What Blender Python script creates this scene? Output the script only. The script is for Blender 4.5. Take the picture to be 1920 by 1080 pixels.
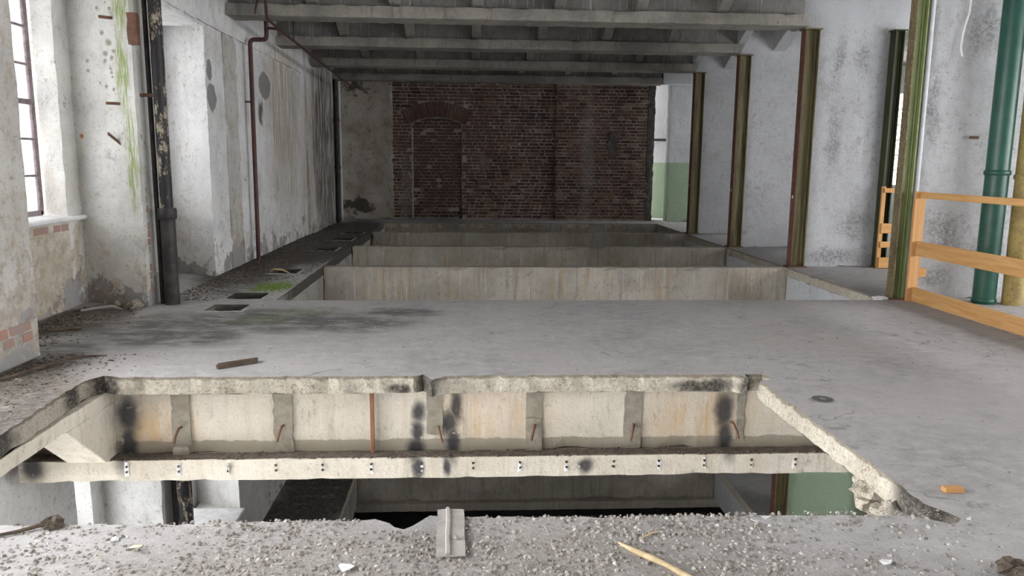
import bpy, bmesh, math, random
import numpy as np
from mathutils import Vector, Matrix, noise
from mathutils.geometry import delaunay_2d_cdt

random.seed(7)
SC = bpy.context.scene
COL = SC.collection
for o in list(bpy.data.objects): bpy.data.objects.remove(o)

# ------------------------------------------------------------------ camera
CAM_H = 1.35; FPX = 1450.0
YAW, PITCH, ROLL = 0.05458787, 0.16142835, 0.00932114
_f = Vector((math.sin(YAW)*math.cos(PITCH), math.cos(YAW)*math.cos(PITCH), -math.sin(PITCH)))
_r0 = Vector((math.cos(YAW), -math.sin(YAW), 0)); _u0 = _r0.cross(_f)
_c, _s = math.cos(ROLL), math.sin(ROLL)
CR = _c*_r0 + _s*_u0; CU = -_s*_r0 + _c*_u0; CF = _f
cd = bpy.data.cameras.new('camera'); cam = bpy.data.objects.new('camera', cd); COL.objects.link(cam)
cd.sensor_width = 36; cd.lens = FPX/1920*36; cd.clip_start = 0.05; cd.clip_end = 200
cam.matrix_world = Matrix(((CR.x, CU.x, -CF.x, 0), (CR.y, CU.y, -CF.y, 0), (CR.z, CU.z, -CF.z, CAM_H), (0, 0, 0, 1)))
SC.camera = cam
def _ray(px, py): return CF + CR*((px-960)/FPX) - CU*((py-540)/FPX)
def onz(px, py, z=0.0):
    d = _ray(px, py); return Vector((0, 0, CAM_H)) + d*((z-CAM_H)/d.z)
def ony(px, py, y):
    d = _ray(px, py); return Vector((0, 0, CAM_H)) + d*(y/d.y)
def onx(px, py, x):
    d = _ray(px, py); return Vector((0, 0, CAM_H)) + d*(x/d.x)

# ------------------------------------------------------------------ light
W = bpy.data.worlds.new('overcast_sky'); SC.world = W; W.use_nodes = True
bg = W.node_tree.nodes['Background']; bg.inputs[0].default_value = (0.98, 0.985, 1.0, 1); bg.inputs[1].default_value = 9.0
SC.view_settings.view_transform = 'Standard'; SC.view_settings.look = 'None'
SC.view_settings.gamma = 1.0; SC.view_settings.use_curve_mapping = False
SC.view_settings.exposure = 1.3

S = 3.76                        # storey height
XL, XR = -2.97, 10.0            # inner faces of the outer walls
BEAM_Y = [5.03, 7.45, 10.04, 12.48, 14.95, 17.40]
YB, YE = -6.0, 19.6
PIERS = [(-5.1, -4.4), (-2.7, -2.0), (-0.25, 0.45), (2.2, 2.9), (4.66, 5.38), (7.2, 7.72), (9.12, 9.74)]
NICHES = [(PIERS[i][1], PIERS[i+1][0]) for i in range(6)]
LPIERS = PIERS[:4]+[(4.66, 5.66), (7.2, 7.72), (9.58, 10.2)]
LNICHES = [(LPIERS[i][1], LPIERS[i+1][0]) for i in range(6)]
RWIN_AND_FILL = [(-4.6, -2.8), (-2.0, -.2), (.6, 2.4), (3.2, 5.0), (5.8, 7.6), (16.2, 18.6)]  # next-to-last opening is unseen, added to brighten the white piers

def portal(x, y0, y1, z0, z1, sgn):
    l = bpy.data.lights.new('window_daylight', 'AREA'); l.shape = 'RECTANGLE'
    l.size = z1-z0; l.size_y = y1-y0; l.cycles.is_portal = True
    o = bpy.data.objects.new('window_daylight', l); COL.objects.link(o)
    o.location = (x, (y0+y1)/2, (z0+z1)/2)
    o.rotation_euler = (0, -sgn*math.pi/2, 0)
for lv in (0, -S):
    for (a, b) in (NICHES if lv == 0 else LNICHES): portal(-4.15, a+.1, b-.1, .85+lv, 2.8+lv, 1)
    for (a, b) in (RWIN_AND_FILL if lv == 0 else RWIN_AND_FILL[4:5]): portal(XR+.35, a, b, .9+lv, 3.0+lv, -1)  # lower storey's right opening is unseen, added to light its green pier

# ------------------------------------------------------------------ materials
class NT:
    def __init__(s, name):
        s.m = bpy.data.materials.new(name); s.m.use_nodes = True
        s.t = s.m.node_tree; s.b = s.t.nodes['Principled BSDF']
        s.pos = s.t.nodes.new('ShaderNodeNewGeometry').outputs['Position']
        s.bumps = None
    def L(s, a, b): s.t.links.new(a, b)
    def put(s, sock, v):
        if isinstance(v, bpy.types.NodeSocket): s.L(v, sock)
        else:
            if hasattr(sock.default_value, '__len__') and not hasattr(v, '__len__'): v = (v,)*len(sock.default_value)
            if hasattr(v, '__len__') and len(v) == 3 and len(sock.default_value) == 4: v = tuple(v)+(1,)
            sock.default_value = v
    def math(s, op, a, b=0.0, clamp=False):
        n = s.t.nodes.new('ShaderNodeMath'); n.operation = op; n.use_clamp = clamp
        s.put(n.inputs[0], a); s.put(n.inputs[1], b); return n.outputs[0]
    def vmath(s, op, a, b):
        n = s.t.nodes.new('ShaderNodeVectorMath'); n.operation = op
        s.put(n.inputs[0], a); s.put(n.inputs[1], b); return n.outputs[1 if op == 'LENGTH' else 0]
    def noise(s, scale, detail=4, rough=.6, vec=None, sc=None, dist=0.0, color=False):
        n = s.t.nodes.new('ShaderNodeTexNoise'); v = vec or s.pos
        if sc: v = s.vmath('MULTIPLY', v, sc)
        s.L(v, n.inputs['Vector']); n.inputs['Scale'].default_value = scale
        n.inputs['Detail'].default_value = detail; n.inputs['Roughness'].default_value = rough; n.inputs['Distortion'].default_value = dist
        return n.outputs[1 if color else 0]
    def voro(s, scale, feat='F1', vec=None, out='Distance'):
        n = s.t.nodes.new('ShaderNodeTexVoronoi'); n.feature = feat; s.L(vec or s.pos, n.inputs['Vector']); n.inputs['Scale'].default_value = scale
        return n.outputs[out]
    def rng(s, v, a, b, lo=0.0, hi=1.0, smooth=True):
        n = s.t.nodes.new('ShaderNodeMapRange'); n.interpolation_type = 'SMOOTHSTEP' if smooth else 'LINEAR'
        s.put(n.inputs[0], v); n.inputs[1].default_value = a; n.inputs[2].default_value = b
        n.inputs[3].default_value = lo; n.inputs[4].default_value = hi; return n.outputs[0]
    def mix(s, f, a, b, mode='MIX'):
        n = s.t.nodes.new('ShaderNodeMix'); n.data_type = 'RGBA'; n.blend_type = mode
        s.put(n.inputs[0], f); s.put(n.inputs[6], a); s.put(n.inputs[7], b); return n.outputs[2]
    def ramp(s, f, stops):
        n = s.t.nodes.new('ShaderNodeValToRGB'); e = n.color_ramp.elements
        while len(e) < len(stops): e.new(.5)
        for i, (p, c) in enumerate(stops): e[i].position = p; e[i].color = tuple(c)+(1,)
        s.L(f, n.inputs[0]); return n.outputs[0]
    def warp(s, amt, scale=3.0):
        if not hasattr(s, '_w'): s._w = {}
        if (amt, scale) not in s._w:
            c = s.noise(scale, 4, .6, color=True)
            w = s.vmath('MULTIPLY', s.vmath('SUBTRACT', c, (.5, .5, .5)), (amt,)*3)
            s._w[(amt, scale)] = s.vmath('ADD', s.pos, w)
        return s._w[(amt, scale)]
    def blob(s, c, r, soft=.5, warp=.15, wscale=3.0):
        d = s.vmath('SUBTRACT', s.warp(warp, wscale), tuple(c))
        d = s.vmath('DIVIDE', d, tuple(r)); l = s.vmath('LENGTH', d, (0, 0, 0))
        return s.rng(l, 1.0, 1.0-soft)
    def blobs(s, L, **k):
        out = None
        for c, r in L:
            b = s.blob(c, r, **k); out = b if out is None else s.math('MAXIMUM', out, b)
        return out
    def z(s):
        n = s.t.nodes.new('ShaderNodeSeparateXYZ'); s.L(s.pos, n.inputs[0]); return n.outputs
    def grime(s, col, scale, lo, hi, amt, c, mod=None, sc=None):
        g = s.rng(s.noise(scale, 8, .82, sc=sc), lo, hi, 0, amt)
        if mod is not None: g = s.math('MULTIPLY', g, mod)
        return s.mix(g, col, c)
    def bump(s, h, strength=.4, dist=.01):
        n = s.t.nodes.new('ShaderNodeBump'); n.inputs['Strength'].default_value = strength; n.inputs['Distance'].default_value = dist
        s.L(h, n.inputs['Height'])
        if s.bumps is not None: s.L(s.bumps, n.inputs['Normal'])
        s.bumps = n.outputs[0]
    def island(s):
        n = s.t.nodes.new('ShaderNodeNewGeometry'); return n.outputs['Random Per Island']
    def objrand(s):
        n = s.t.nodes.new('ShaderNodeObjectInfo'); return n.outputs['Random']
    def done(s, col, rough=.85, metal=0.0, spec=.3):
        s.put(s.b.inputs['Base Color'], col); s.put(s.b.inputs['Roughness'], rough); s.put(s.b.inputs['Metallic'], metal)
        s.b.inputs['Specular IOR Level'].default_value = spec
        if s.bumps is not None: s.L(s.bumps, s.b.inputs['Normal'])
        return s.m

def m_floor(name, lv=0.0):
    n = NT(name)
    if lv:
        n.pos = n.vmath('ADD', n.pos, (0, 0, -lv))
    a = n.noise(1.1, 6, .65); b = n.noise(9, 6, .7); c = n.noise(70, 4, .7); e = n.noise(260, 2, .6)
    col = n.ramp(a, [(.3, (.30, .29, .29)), (.5, (.39, .38, .38)), (.72, (.46, .45, .45))])
    col = n.mix(n.rng(b, .35, .75), col, (.47, .46, .455))
    col = n.mix(n.rng(c, .30, .12+.3, .55, 0), col, (.16, .15, .14))
    col = n.mix(n.rng(e, .56, .72, 0, .5), col, (.62, .61, .59))
    # damp dirt stain and moss on the left of the middle slab
    dirt = n.blobs([((-1.75, 6.6, 0), (1.15, .75, .5)), ((-2.6, 6.3, 0), (.7, .8, .5)), ((-2.5, 8.6, 0), (.55, 1.2, .5)), ((-2.85, 5.2, 0), (.4, 1.0, .5)), ((-1.0, 6.4, 0), (.75, .5, .5)), ((-.6, 6.9, 0), (.5, .3, .5)), ((-2.3, 5.9, 0), (.8, .5, .5))], soft=.6, warp=.5, wscale=2.2)
    dirt = n.math('MULTIPLY', dirt, n.rng(n.noise(5, 6, .75, sc=(.7, 1.5, 1)), .34, .56, .2, 1))
    col = n.mix(n.math('MULTIPLY', dirt, .88), col, (.095, .09, .088))
    left = n.blobs([((-2.45, 14.2, 0), (.95, 4.6, .6)), ((-2.3, 12.0, 0), (.75, 2.2, .5)), ((-2.75, 9.9, 0), (.6, 1.9, .6)), ((-2.8, 3.7, 0), (1.0, 1.6, .6)), ((-3.3, 6.6, 0), (.42, .9, .5)), ((-1.9, 4.2, 0), (.55, .5, .5))], soft=.35, warp=.35, wscale=2.5)
    lm = n.math('MULTIPLY', left, n.rng(n.noise(14, 5, .75), .25, .6, .6, 1))
    col = n.mix(n.math('MULTIPLY', lm, .92), col, n.mix(n.rng(n.noise(30, 3, .6), .45, .65), (.035, .028, .022), (.12, .095, .07)))
    moss = n.blobs([((-2.1, 8.35, 0), (.33, .42, .4)), ((-1.5, 6.95, 0), (.42, .34, .4)), ((-1.8, 6.6, 0), (.4, .3, .4))], soft=.8, warp=.3, wscale=4)
    mm = n.math('MULTIPLY', moss, n.rng(n.noise(25, 4, .7), .34, .6, .2, 1))
    m1 = n.blob((-2.1, 8.35, 0), (.42, .6, .4), soft=.7, warp=.3, wscale=4)
    col = n.mix(n.math('MULTIPLY', mm, n.math('ADD', .35, n.math('MULTIPLY', m1, .6))), col, (.17, .26, .035))
    spk = n.noise(38, 5, .8); col = n.mix(n.rng(spk, .62, .70, 0, .7), col, (.20, .175, .145))
    big = n.noise(2.6, 7, .78, sc=(1, 1.6, 1)); col = n.mix(n.rng(big, .52, .72, 0, .55), col, (.23, .215, .20))
    col = n.mix(n.rng(n.noise(3.4, 6, .7, sc=(.6, 2, 1)), .55, .70, 0, .5), col, (.55, .535, .53))
    # fine scuffs stretched across the room
    sc = n.noise(5, 6, .75, sc=(.5, 3.0, 1)); col = n.mix(n.rng(sc, .58, .74, 0, .45), col, (.24, .23, .22))
    br = n.noise(.55, 4, .6); col = n.mix(n.rng(br, .5, .75, 0, .35), col, (.36, .32, .27))
    nr = n.blob((-.1, 2.2, 0), (1.9, .75, .5), soft=.5, warp=.3, wscale=3)
    col = n.mix(n.math('MULTIPLY', nr, n.rng(n.noise(45, 6, .8), .35, .62, .1, .75)), col, (.20, .175, .15))
    col = n.grime(col, 11, .54, .68, .75, (.17, .155, .14), n.rng(n.noise(.9, 4, .6), .38, .62, .3, 1))
    col = n.grime(col, 24, .58, .66, .7, (.60, .58, .56))
    col = n.grime(col, 60, .57, .68, .8, (.14, .125, .11))
    cr = n.math('ABSOLUTE', n.math('SUBTRACT', n.noise(1.1, 5, .55, dist=.6), .5))
    col = n.mix(n.math('MULTIPLY', n.rng(cr, .006, .001), n.rng(n.noise(.8, 2), .5, .6, 0, .6)), col, (.15, .14, .13))
    # a saw-cut joint
    x, y, z = n.z()
    jj = n.math('ABSOLUTE', n.math('SUBTRACT', x, n.math('ADD', .34, n.math('MULTIPLY', y, .019))))
    jm = n.math('MULTIPLY', n.rng(jj, .009, .003), n.math('MULTIPLY', n.rng(y, 4.7, 4.9), n.rng(y, 7.6, 7.5)))
    col = n.mix(n.math('MULTIPLY', jm, .6), col, (.42, .40, .34))
    n.bump(n.math('ADD', b, n.math('MULTIPLY', c, .6)), .5, .012); n.bump(e, .35, .004)
    return n.done(col, n.rng(a, .3, .7, .72, .9))

def m_edge():
    n = NT('broken_concrete_edge')
    a = n.noise(9, 6, .7); b = n.noise(45, 5, .75); c = n.noise(3, 4, .6)
    col = n.ramp(b, [(.28, (.20, .17, .125)), (.45, (.47, .43, .35)), (.65, (.62, .585, .50))])
    col = n.mix(n.math('MULTIPLY', n.rng(b, .50, .60), n.rng(n.noise(2.3, 4, .6), .45, .6, 0, .75)), col, (.17, .10, .06))
    x, y, z = n.z(); top = n.rng(n.math('ADD', z, n.math('MULTIPLY', n.math('SUBTRACT', a, .5), .05)), -.022, -.012)
    col = n.mix(n.math('MULTIPLY', top, .7), col, (.15, .125, .095))
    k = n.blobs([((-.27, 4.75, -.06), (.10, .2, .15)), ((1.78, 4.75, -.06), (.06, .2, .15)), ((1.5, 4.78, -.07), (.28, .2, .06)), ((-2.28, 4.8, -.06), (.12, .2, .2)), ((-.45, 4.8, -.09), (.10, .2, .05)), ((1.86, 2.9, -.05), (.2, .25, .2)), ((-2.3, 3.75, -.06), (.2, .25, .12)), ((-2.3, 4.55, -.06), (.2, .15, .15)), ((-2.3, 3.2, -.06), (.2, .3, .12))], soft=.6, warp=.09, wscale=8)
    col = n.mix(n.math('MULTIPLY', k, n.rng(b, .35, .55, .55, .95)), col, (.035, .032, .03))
    col = n.mix(n.rng(c, .60, .72, 0, .55), col, (.13, .11, .09))
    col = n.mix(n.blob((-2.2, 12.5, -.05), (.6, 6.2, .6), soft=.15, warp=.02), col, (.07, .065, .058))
    col = n.grime(col, 40, .55, .66, .8, (.14, .11, .08))
    n.bump(n.math('ADD', a, b), .9, .02)
    return n.done(col, .9)

def m_plaster(name, white=(.74, .73, .71), under=(.50, .43, .33), peel=.56, green=False, low=0.5, z0=0.0, extra=None):
    n = NT(name)
    x, y, z = n.z()
    a = n.noise(2.2, 6, .65); b = n.noise(7, 7, .72, dist=.4); c = n.noise(55, 4, .75); d = n.noise(190, 2, .6)
    col = n.mix(n.rng(a, .35, .7), white, tuple(v*.84 for v in white))
    col = n.mix(n.rng(n.noise(4.5, 5, .7, sc=(1, 1, .35)), .5, .75, 0, .6), col, under)
    lowm = n.math('MULTIPLY', n.rng(z, z0+1.0, z0+.05, 0, 1), low*.25)
    pv = n.math('ADD', b, lowm)
    pm = n.rng(pv, peel, peel+.025)
    col = n.mix(n.math('MULTIPLY', pm, .8), col, n.mix(n.rng(n.noise(11, 4, .6), .4, .6), tuple(.35*w+.65*v for v, w in zip(under, white)), tuple(v*.85 for v in under)))
    pm2 = n.rng(n.math('ADD', n.noise(3.1, 6, .7, dist=.3), n.math('MULTIPLY', n.rng(z, z0+.55, z0+.02, 0, 1), low*.42)), .66, .69)
    col = n.mix(pm2, col, n.mix(n.rng(n.noise(4, 2), .52, .6), (.33, .32, .31), (.29, .24, .215)))
    col = n.mix(n.rng(c, .38, .26, 0, .7), col, (.20, .17, .14))
    col = n.mix(n.rng(n.noise(28, 6, .8), .60, .72, 0, .55), col, (.30, .28, .26))
    col = n.grime(col, 12, .52, .68, .75, tuple(v*.5 for v in under), n.rng(n.noise(1.5, 4, .6), .40, .62, .2, 1))
    col = n.grime(col, 42, .55, .66, .8, (.20, .175, .15))
    if extra: col = extra(n, col)
    col = n.mix(n.math('MULTIPLY', n.rng(n.noise(1.3, 6, .75), .48, .7), n.rng(n.noise(40, 4, .8), .35, .6, .2, .6)), col, tuple(v*.45 for v in white))
    n.bump(n.math('SUBTRACT', n.math('MULTIPLY', c, .5), n.math('MULTIPLY', pm, .7)), .6, .008); n.bump(b, .4, .02); n.bump(d, .3, .003)
    return n.done(col, .9)

def ex_pier1(n, col):
    st = n.noise(10, 5, .7, sc=(6, 6, .5))
    g = n.blobs([((-3.06, 7.23, 2.75), (.12, .5, .5)), ((-3.08, 7.23, 2.1), (.10, .5, .55)), ((-3.04, 7.23, 1.35), (.09, .5, .7))], soft=.7, warp=.1, wscale=6)
    g = n.math('MULTIPLY', g, n.rng(st, .40, .56))
    col = n.mix(n.math('MULTIPLY', g, .85), col, (.21, .28, .035))
    pts = []
    rr = random.Random(3)
    for px, py, r in ((180, 14, .025), (207, 17, .022), (190, 61, .03), (205, 80, .045), (198, 100, .035), (197, 114, .03), (212, 110, .03), (216, 96, .025), (158, 113, .03), (159, 131, .028), (211, 137, .022), (213, 145, .018), (200, 162, .025), (216, 168, .025), (185, 154, .015), (198, 5, .015)):
        p = ony(px, py, 7.3); pts.append(((p.x, 7.28, p.z), (r, .3, r)))
    d = n.blobs(pts, soft=.75, warp=.035, wscale=16)
    col = n.mix(n.math('MULTIPLY', d, .75), col, (.19, .155, .10))
    r = n.blobs([((ony(153, 255, 7.4).x, 7.4, ony(153, 255, 7.4).z), (.03, .3, .035))], soft=.7, warp=.03)
    col = n.mix(r, col, (.40, .16, .05))
    return col

def ex_left_far(n, col):
    st = n.noise(6, 6, .7, sc=(1, 3, .22))
    w = n.blobs([((-2.95, 12.9, 1.9), (.6, 1.6, 1.9)), ((-2.95, 15.6, 1.4), (.6, 2.6, 2.4))], soft=.6, warp=.8, wscale=1.5)
    col = n.mix(n.math('MULTIPLY', w, n.rng(st, .4, .62, .1, .9)), col, (.34, .26, .15))
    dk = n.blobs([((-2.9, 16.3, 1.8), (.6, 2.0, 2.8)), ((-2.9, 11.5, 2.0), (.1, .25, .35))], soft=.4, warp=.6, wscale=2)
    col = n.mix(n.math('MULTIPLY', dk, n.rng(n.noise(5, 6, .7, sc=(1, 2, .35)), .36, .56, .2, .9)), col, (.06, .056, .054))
    s2 = n.noise(9, 5, .7, sc=(1, 2.5, .15)); col = n.mix(n.rng(s2, .62, .75, 0, .5), col, (.22, .20, .19))
    pts = []
    for px, py, ry, rz in ((397, 183, .10, .17), (392, 130, .05, .14), (496, 160, .2, .2)):
        p = onx(px, py, XL); pts.append(((p.x, p.y, p.z), (.06, ry*1.7, rz)))
    d = n.blobs(pts, soft=.12, warp=.12, wscale=7)
    return n.mix(n.math('MULTIPLY', d, .9), col, (.20, .195, .19))

def m_pierwhite(name, dado=None, smudge=True, white=(.66, .67, .69), z0=0):
    n = NT(name); x, y, z = n.z()
    a = n.noise(1.6, 5, .6); b = n.noise(16, 6, .75); c = n.noise(60, 4, .75); d = n.noise(24, 5, .6, dist=1.0)
    col = n.mix(n.rng(a, .35, .7), white, tuple(v*.86 for v in white))
    if dado is not None:
        col = n.mix(n.rng(z, dado+.012, dado-.012), col, n.mix(a, (.33, .43, .29), (.40, .50, .36)))
    if smudge:
        sm = n.rng(n.math('ADD', n.noise(1.9, 7, .78), n.math('MULTIPLY', n.rng(n.noise(.9, 3, .5), .4, .65), .08)), .54, .76)
        col = n.mix(n.math('MULTIPLY', sm, n.rng(n.noise(26, 6, .85), .42, .62, .05, .75)), col, (.27, .27, .275))
    col = n.mix(n.rng(n.math('ABSOLUTE', n.math('SUBTRACT', d, .5)), .012, .0, 0, .35), col, (.33, .32, .32))
    col = n.mix(n.rng(c, .37, .28, 0, .55), col, (.26, .25, .25))
    if smudge:
        pts = []
        for px, py, rx, rz in ((1572, 110, .10, .42), (1622, 105, .13, .28), (1560, 260, .12, .5), (1600, 420, .35, .25), (1560, 480, .5, .12)):
            p = ony(px, py, 10.1); pts.append(((p.x, 10.1, p.z), (rx*1.3, .4, rz*1.2)))
        for px, py, rx, rz in ((1770, 430, .3, .3), (1760, 520, .25, .18), (1850, 470, .25, .25), (1745, 200, .1, .5), (1840, 60, .2, .3)):
            p = ony(px, py, 7.62); pts.append(((p.x, 7.62, p.z), (rx*1.2, .4, rz*1.2)))
        col = n.mix(n.math('MULTIPLY', n.blobs(pts, soft=.9, warp=.3, wscale=4), n.rng(n.noise(28, 7, .85), .40, .60, .15, .85)), col, (.20, .20, .20))
        col = n.grime(col, 14, .50, .68, .8, (.26, .255, .25), n.rng(n.noise(1.2, 4, .6), .42, .62, .25, 1))
        col = n.grime(col, 45, .55, .66, .8, (.22, .215, .21))
    n.bump(b, 1.0, .035); n.bump(c, .8, .01)
    return n.done(col, .88)

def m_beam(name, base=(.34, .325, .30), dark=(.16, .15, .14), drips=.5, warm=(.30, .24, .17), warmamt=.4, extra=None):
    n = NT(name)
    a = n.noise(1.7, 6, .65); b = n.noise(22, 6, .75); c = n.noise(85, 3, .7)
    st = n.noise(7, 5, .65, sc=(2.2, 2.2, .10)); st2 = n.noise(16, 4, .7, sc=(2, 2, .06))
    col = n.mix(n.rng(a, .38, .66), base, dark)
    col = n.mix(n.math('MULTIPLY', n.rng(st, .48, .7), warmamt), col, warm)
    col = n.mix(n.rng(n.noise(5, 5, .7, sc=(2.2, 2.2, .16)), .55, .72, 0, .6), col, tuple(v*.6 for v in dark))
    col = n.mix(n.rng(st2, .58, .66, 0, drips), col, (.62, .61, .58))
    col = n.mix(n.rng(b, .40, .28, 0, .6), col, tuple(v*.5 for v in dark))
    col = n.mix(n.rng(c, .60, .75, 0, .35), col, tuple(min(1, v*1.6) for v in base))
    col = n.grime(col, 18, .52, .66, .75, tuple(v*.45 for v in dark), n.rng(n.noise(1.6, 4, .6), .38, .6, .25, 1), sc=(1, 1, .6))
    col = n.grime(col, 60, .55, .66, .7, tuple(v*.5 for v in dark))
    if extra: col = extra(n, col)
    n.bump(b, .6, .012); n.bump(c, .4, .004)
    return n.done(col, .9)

def ex_near(n, col):
    x, y, z = n.z()
    o = n.blobs([((.15, 4.95, -.3), (.55, .4, .4)), ((-2.05, 4.95, -.4), (.35, .4, .3)), ((1.6, 4.95, -.35), (.6, .4, .3))], soft=.9, warp=.4, wscale=2)
    col = n.mix(n.math('MULTIPLY', o, n.rng(n.noise(6, 5, .65, sc=(2, 2, .25)), .35, .62, .15, .7)), col, (.52, .33, .15))
    col = n.mix(n.rng(n.noise(90, 3, .7), .34, .27, 0, .75), col, (.16, .12, .08))
    col = n.mix(n.rng(n.noise(26, 6, .8), .64, .72, 0, .6), col, (.25, .20, .14))
    band = n.rng(n.math('ADD', z, n.math('MULTIPLY', n.noise(12, 4, .6), .05)), -.445, -.455)
    bm = n.math('MULTIPLY', band, n.math('MULTIPLY', n.rng(y, 4.90, 4.93), n.rng(z, -.62, -.565)))
    col = n.mix(n.math('MULTIPLY', bm, .85), col, (.30, .265, .205))
    soot = n.blobs([((-2.22, 4.95, -.29), (.11, .3, .22)), ((-2.23, 4.95, -.5), (.085, .3, .26)), ((-.34, 4.95, -.29), (.075, .3, .11)), ((-.35, 4.95, -.42), (.065, .3, .14)), ((-.36, 4.95, -.54), (.09, .3, .12)), ((-.34, 4.83, -.63), (.06, .3, .14)),
                    ((-.09, 4.95, -.25), (.065, .3, .2)), ((-.14, 4.95, -.36), (.09, .3, .15)), ((-.12, 4.95, -.5), (.075, .3, .2)), ((-.15, 4.83, -.62), (.045, .3, .11)), ((1.72, 4.95, -.30), (.11, .3, .22)), ((1.73, 4.95, -.48), (.085, .3, .22)), ((.76, 4.83, -.63), (.09, .3, .08)), ((-2.78, 4.85, -.6), (.12, .3, .14))], soft=.75, warp=.06, wscale=11)  # last blob only darkens the flange's left end
    soot = n.math('MULTIPLY', soot, n.rng(n.noise(17, 3, .5), .30, .36, .25, 1))
    return n.mix(n.math('MULTIPLY', soot, .93), col, (.035, .036, .042))

def m_simple(name, c1, c2, scale=8, rough=.7, metal=0.0, bump=.3, sc=None, c3=None, spec=.4):
    n = NT(name); a = n.noise(scale, 6, .7, sc=sc); b = n.noise(scale*6, 4, .7, sc=sc)
    col = n.mix(n.rng(a, .42, .6), c1, c2)
    if c3: col = n.mix(n.rng(b, .58, .66), col, c3)
    n.bump(b, bump, .004); return n.done(col, rough, metal, spec)

def m_wood(name, c1, c2, axis):
    n = NT(name); sc = [14, 14, 14]; sc[axis] = .9
    a = n.noise(2.2, 5, .6, sc=tuple(sc), dist=.6); b = n.noise(9, 3, .6, sc=tuple(sc))
    col = n.mix(n.rng(a, .35, .65), c1, c2); col = n.mix(n.rng(b, .6, .75, 0, .4), col, tuple(v*.6 for v in c2))
    k = n.voro(3.2); col = n.mix(n.rng(k, .07, .03, 0, .7), col, tuple(v*.55 for v in c2))
    n.bump(a, .25, .003); return n.done(col, .65)

def m_brick():
    n = NT('old_red_brick'); r = n.island(); b = n.noise(30, 5, .75); c = n.noise(1.4, 4, .6); e = n.noise(5, 5, .7)
    col = n.ramp(r, [(0, (.07, .048, .044)), (.35, (.135, .075, .062)), (.7, (.185, .105, .083)), (.93, (.26, .145, .10)), (1, (.32, .235, .19))])
    col = n.mix(n.rng(b, .5, .72, 0, .6), col, (.06, .045, .042))
    col = n.mix(n.rng(e, .60, .75, 0, .7), col, (.28, .235, .21))
    wh = n.blobs([((2.75, 18.3, 1.5), (.22, .6, 2.4)), ((.3, 18.4, 1.3), (.25, .6, .35)), ((-1.5, 18.4, .6), (.2, .6, 1.2))], soft=.8, warp=.4, wscale=4)
    col = n.mix(n.math('MULTIPLY', wh, n.rng(b, .35, .6, .1, .7)), col, (.36, .33, .31))
    n.bump(b, .8, .008); return n.done(col, .92)

def m_rubble(name, cols):
    n = NT(name); r = n.island(); b = n.noise(120, 3, .7)
    col = n.ramp(r, cols); col = n.mix(n.rng(b, .5, .7, 0, .5), col, (.2, .19, .18))
    return n.done(col, .92)

def m_glass():
    m = bpy.data.materials.new('dusty_window_glass'); m.use_nodes = True; t = m.node_tree
    out = t.nodes['Material Output']; t.nodes.remove(t.nodes['Principled BSDF'])
    tr = t.nodes.new('ShaderNodeBsdfTransparent'); tr.inputs[0].default_value = (.42, .425, .43, 1)
    gl = t.nodes.new('ShaderNodeBsdfTranslucent'); gl.inputs[0].default_value = (.42, .42, .415, 1)   # film of dust
    fr = t.nodes.new('ShaderNodeValue'); fr.outputs[0].default_value = .3
    mx = t.nodes.new('ShaderNodeMixShader'); t.links.new(fr.outputs[0], mx.inputs[0]); t.links.new(tr.outputs[0], mx.inputs[1]); t.links.new(gl.outputs[0], mx.inputs[2])
    t.links.new(mx.outputs[0], out.inputs[0]); return m

def m_peelpipe():
    n = NT('peeling_black_pipe_paint'); b = n.noise(7, 6, .75, sc=(1.6, 1.6, .6)); c = n.noise(45, 4, .7)
    col = n.mix(n.rng(b, .52, .56), (.022, .020, .022), n.mix(n.rng(c, .4, .6), (.42, .37, .28), (.17, .13, .09)))
    x, y, z = n.z(); n.bump(b, .5, .006); return n.done(col, .5)

def m_far_plaster():
    n = NT('crumbling_beige_plaster'); a = n.noise(2, 6, .7); b = n.noise(12, 6, .75); st = n.noise(4, 5, .7, sc=(1.5, 1, .4))
    col = n.ramp(a, [(.3, (.32, .265, .20)), (.5, (.52, .47, .40)), (.7, (.64, .61, .56))])
    col = n.mix(n.rng(b, .58, .7, 0, .8), col, (.13, .085, .05))
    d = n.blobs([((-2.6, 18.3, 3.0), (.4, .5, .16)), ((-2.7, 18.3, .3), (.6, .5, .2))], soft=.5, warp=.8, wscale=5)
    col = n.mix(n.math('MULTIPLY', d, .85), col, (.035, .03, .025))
    col = n.mix(n.rng(n.noise(6, 7, .8), .5, .7, 0, .6), col, (.16, .125, .09)); n.bump(n.math('ADD', a, b), .9, .05); return n.done(col, .92)

M = {}
M['floor'] = m_floor('weathered_concrete_floor')
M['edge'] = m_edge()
M['floor_low'] = m_floor('lower_storey_floor', -S)
M['left0'] = m_plaster('stained_old_plaster', (.56, .545, .51), (.43, .375, .30), peel=.555, low=.7)
M['left1'] = m_plaster('white_plaster_with_algae', (.68, .67, .64), (.52, .45, .35), peel=.64, low=.55, extra=ex_pier1)
M['left2'] = m_plaster('white_plaster_far', (.76, .755, .75), (.50, .44, .36), peel=.64, low=.45, extra=ex_left_far)
M['reveal'] = m_plaster('cream_window_reveal_plaster', (.66, .63, .56), (.46, .38, .26), peel=.62, low=0)
M['lowleft'] = m_plaster('lower_white_plaster', (.76, .75, .73), (.5, .45, .38), peel=.66, low=.2, z0=-S)
M['parapet'] = m_plaster('flaking_parapet_plaster', (.62, .58, .50), (.47, .40, .30), peel=.53, low=.6)
M['sill'] = m_simple('pale_sill_paint', (.76, .76, .77), (.64, .63, .62), 10, .6)
M['pier'] = m_pierwhite('chalky_white_pier_paint')
M['pier_dado'] = m_pierwhite('white_over_green_dado', dado=1.37, smudge=False)
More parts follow.
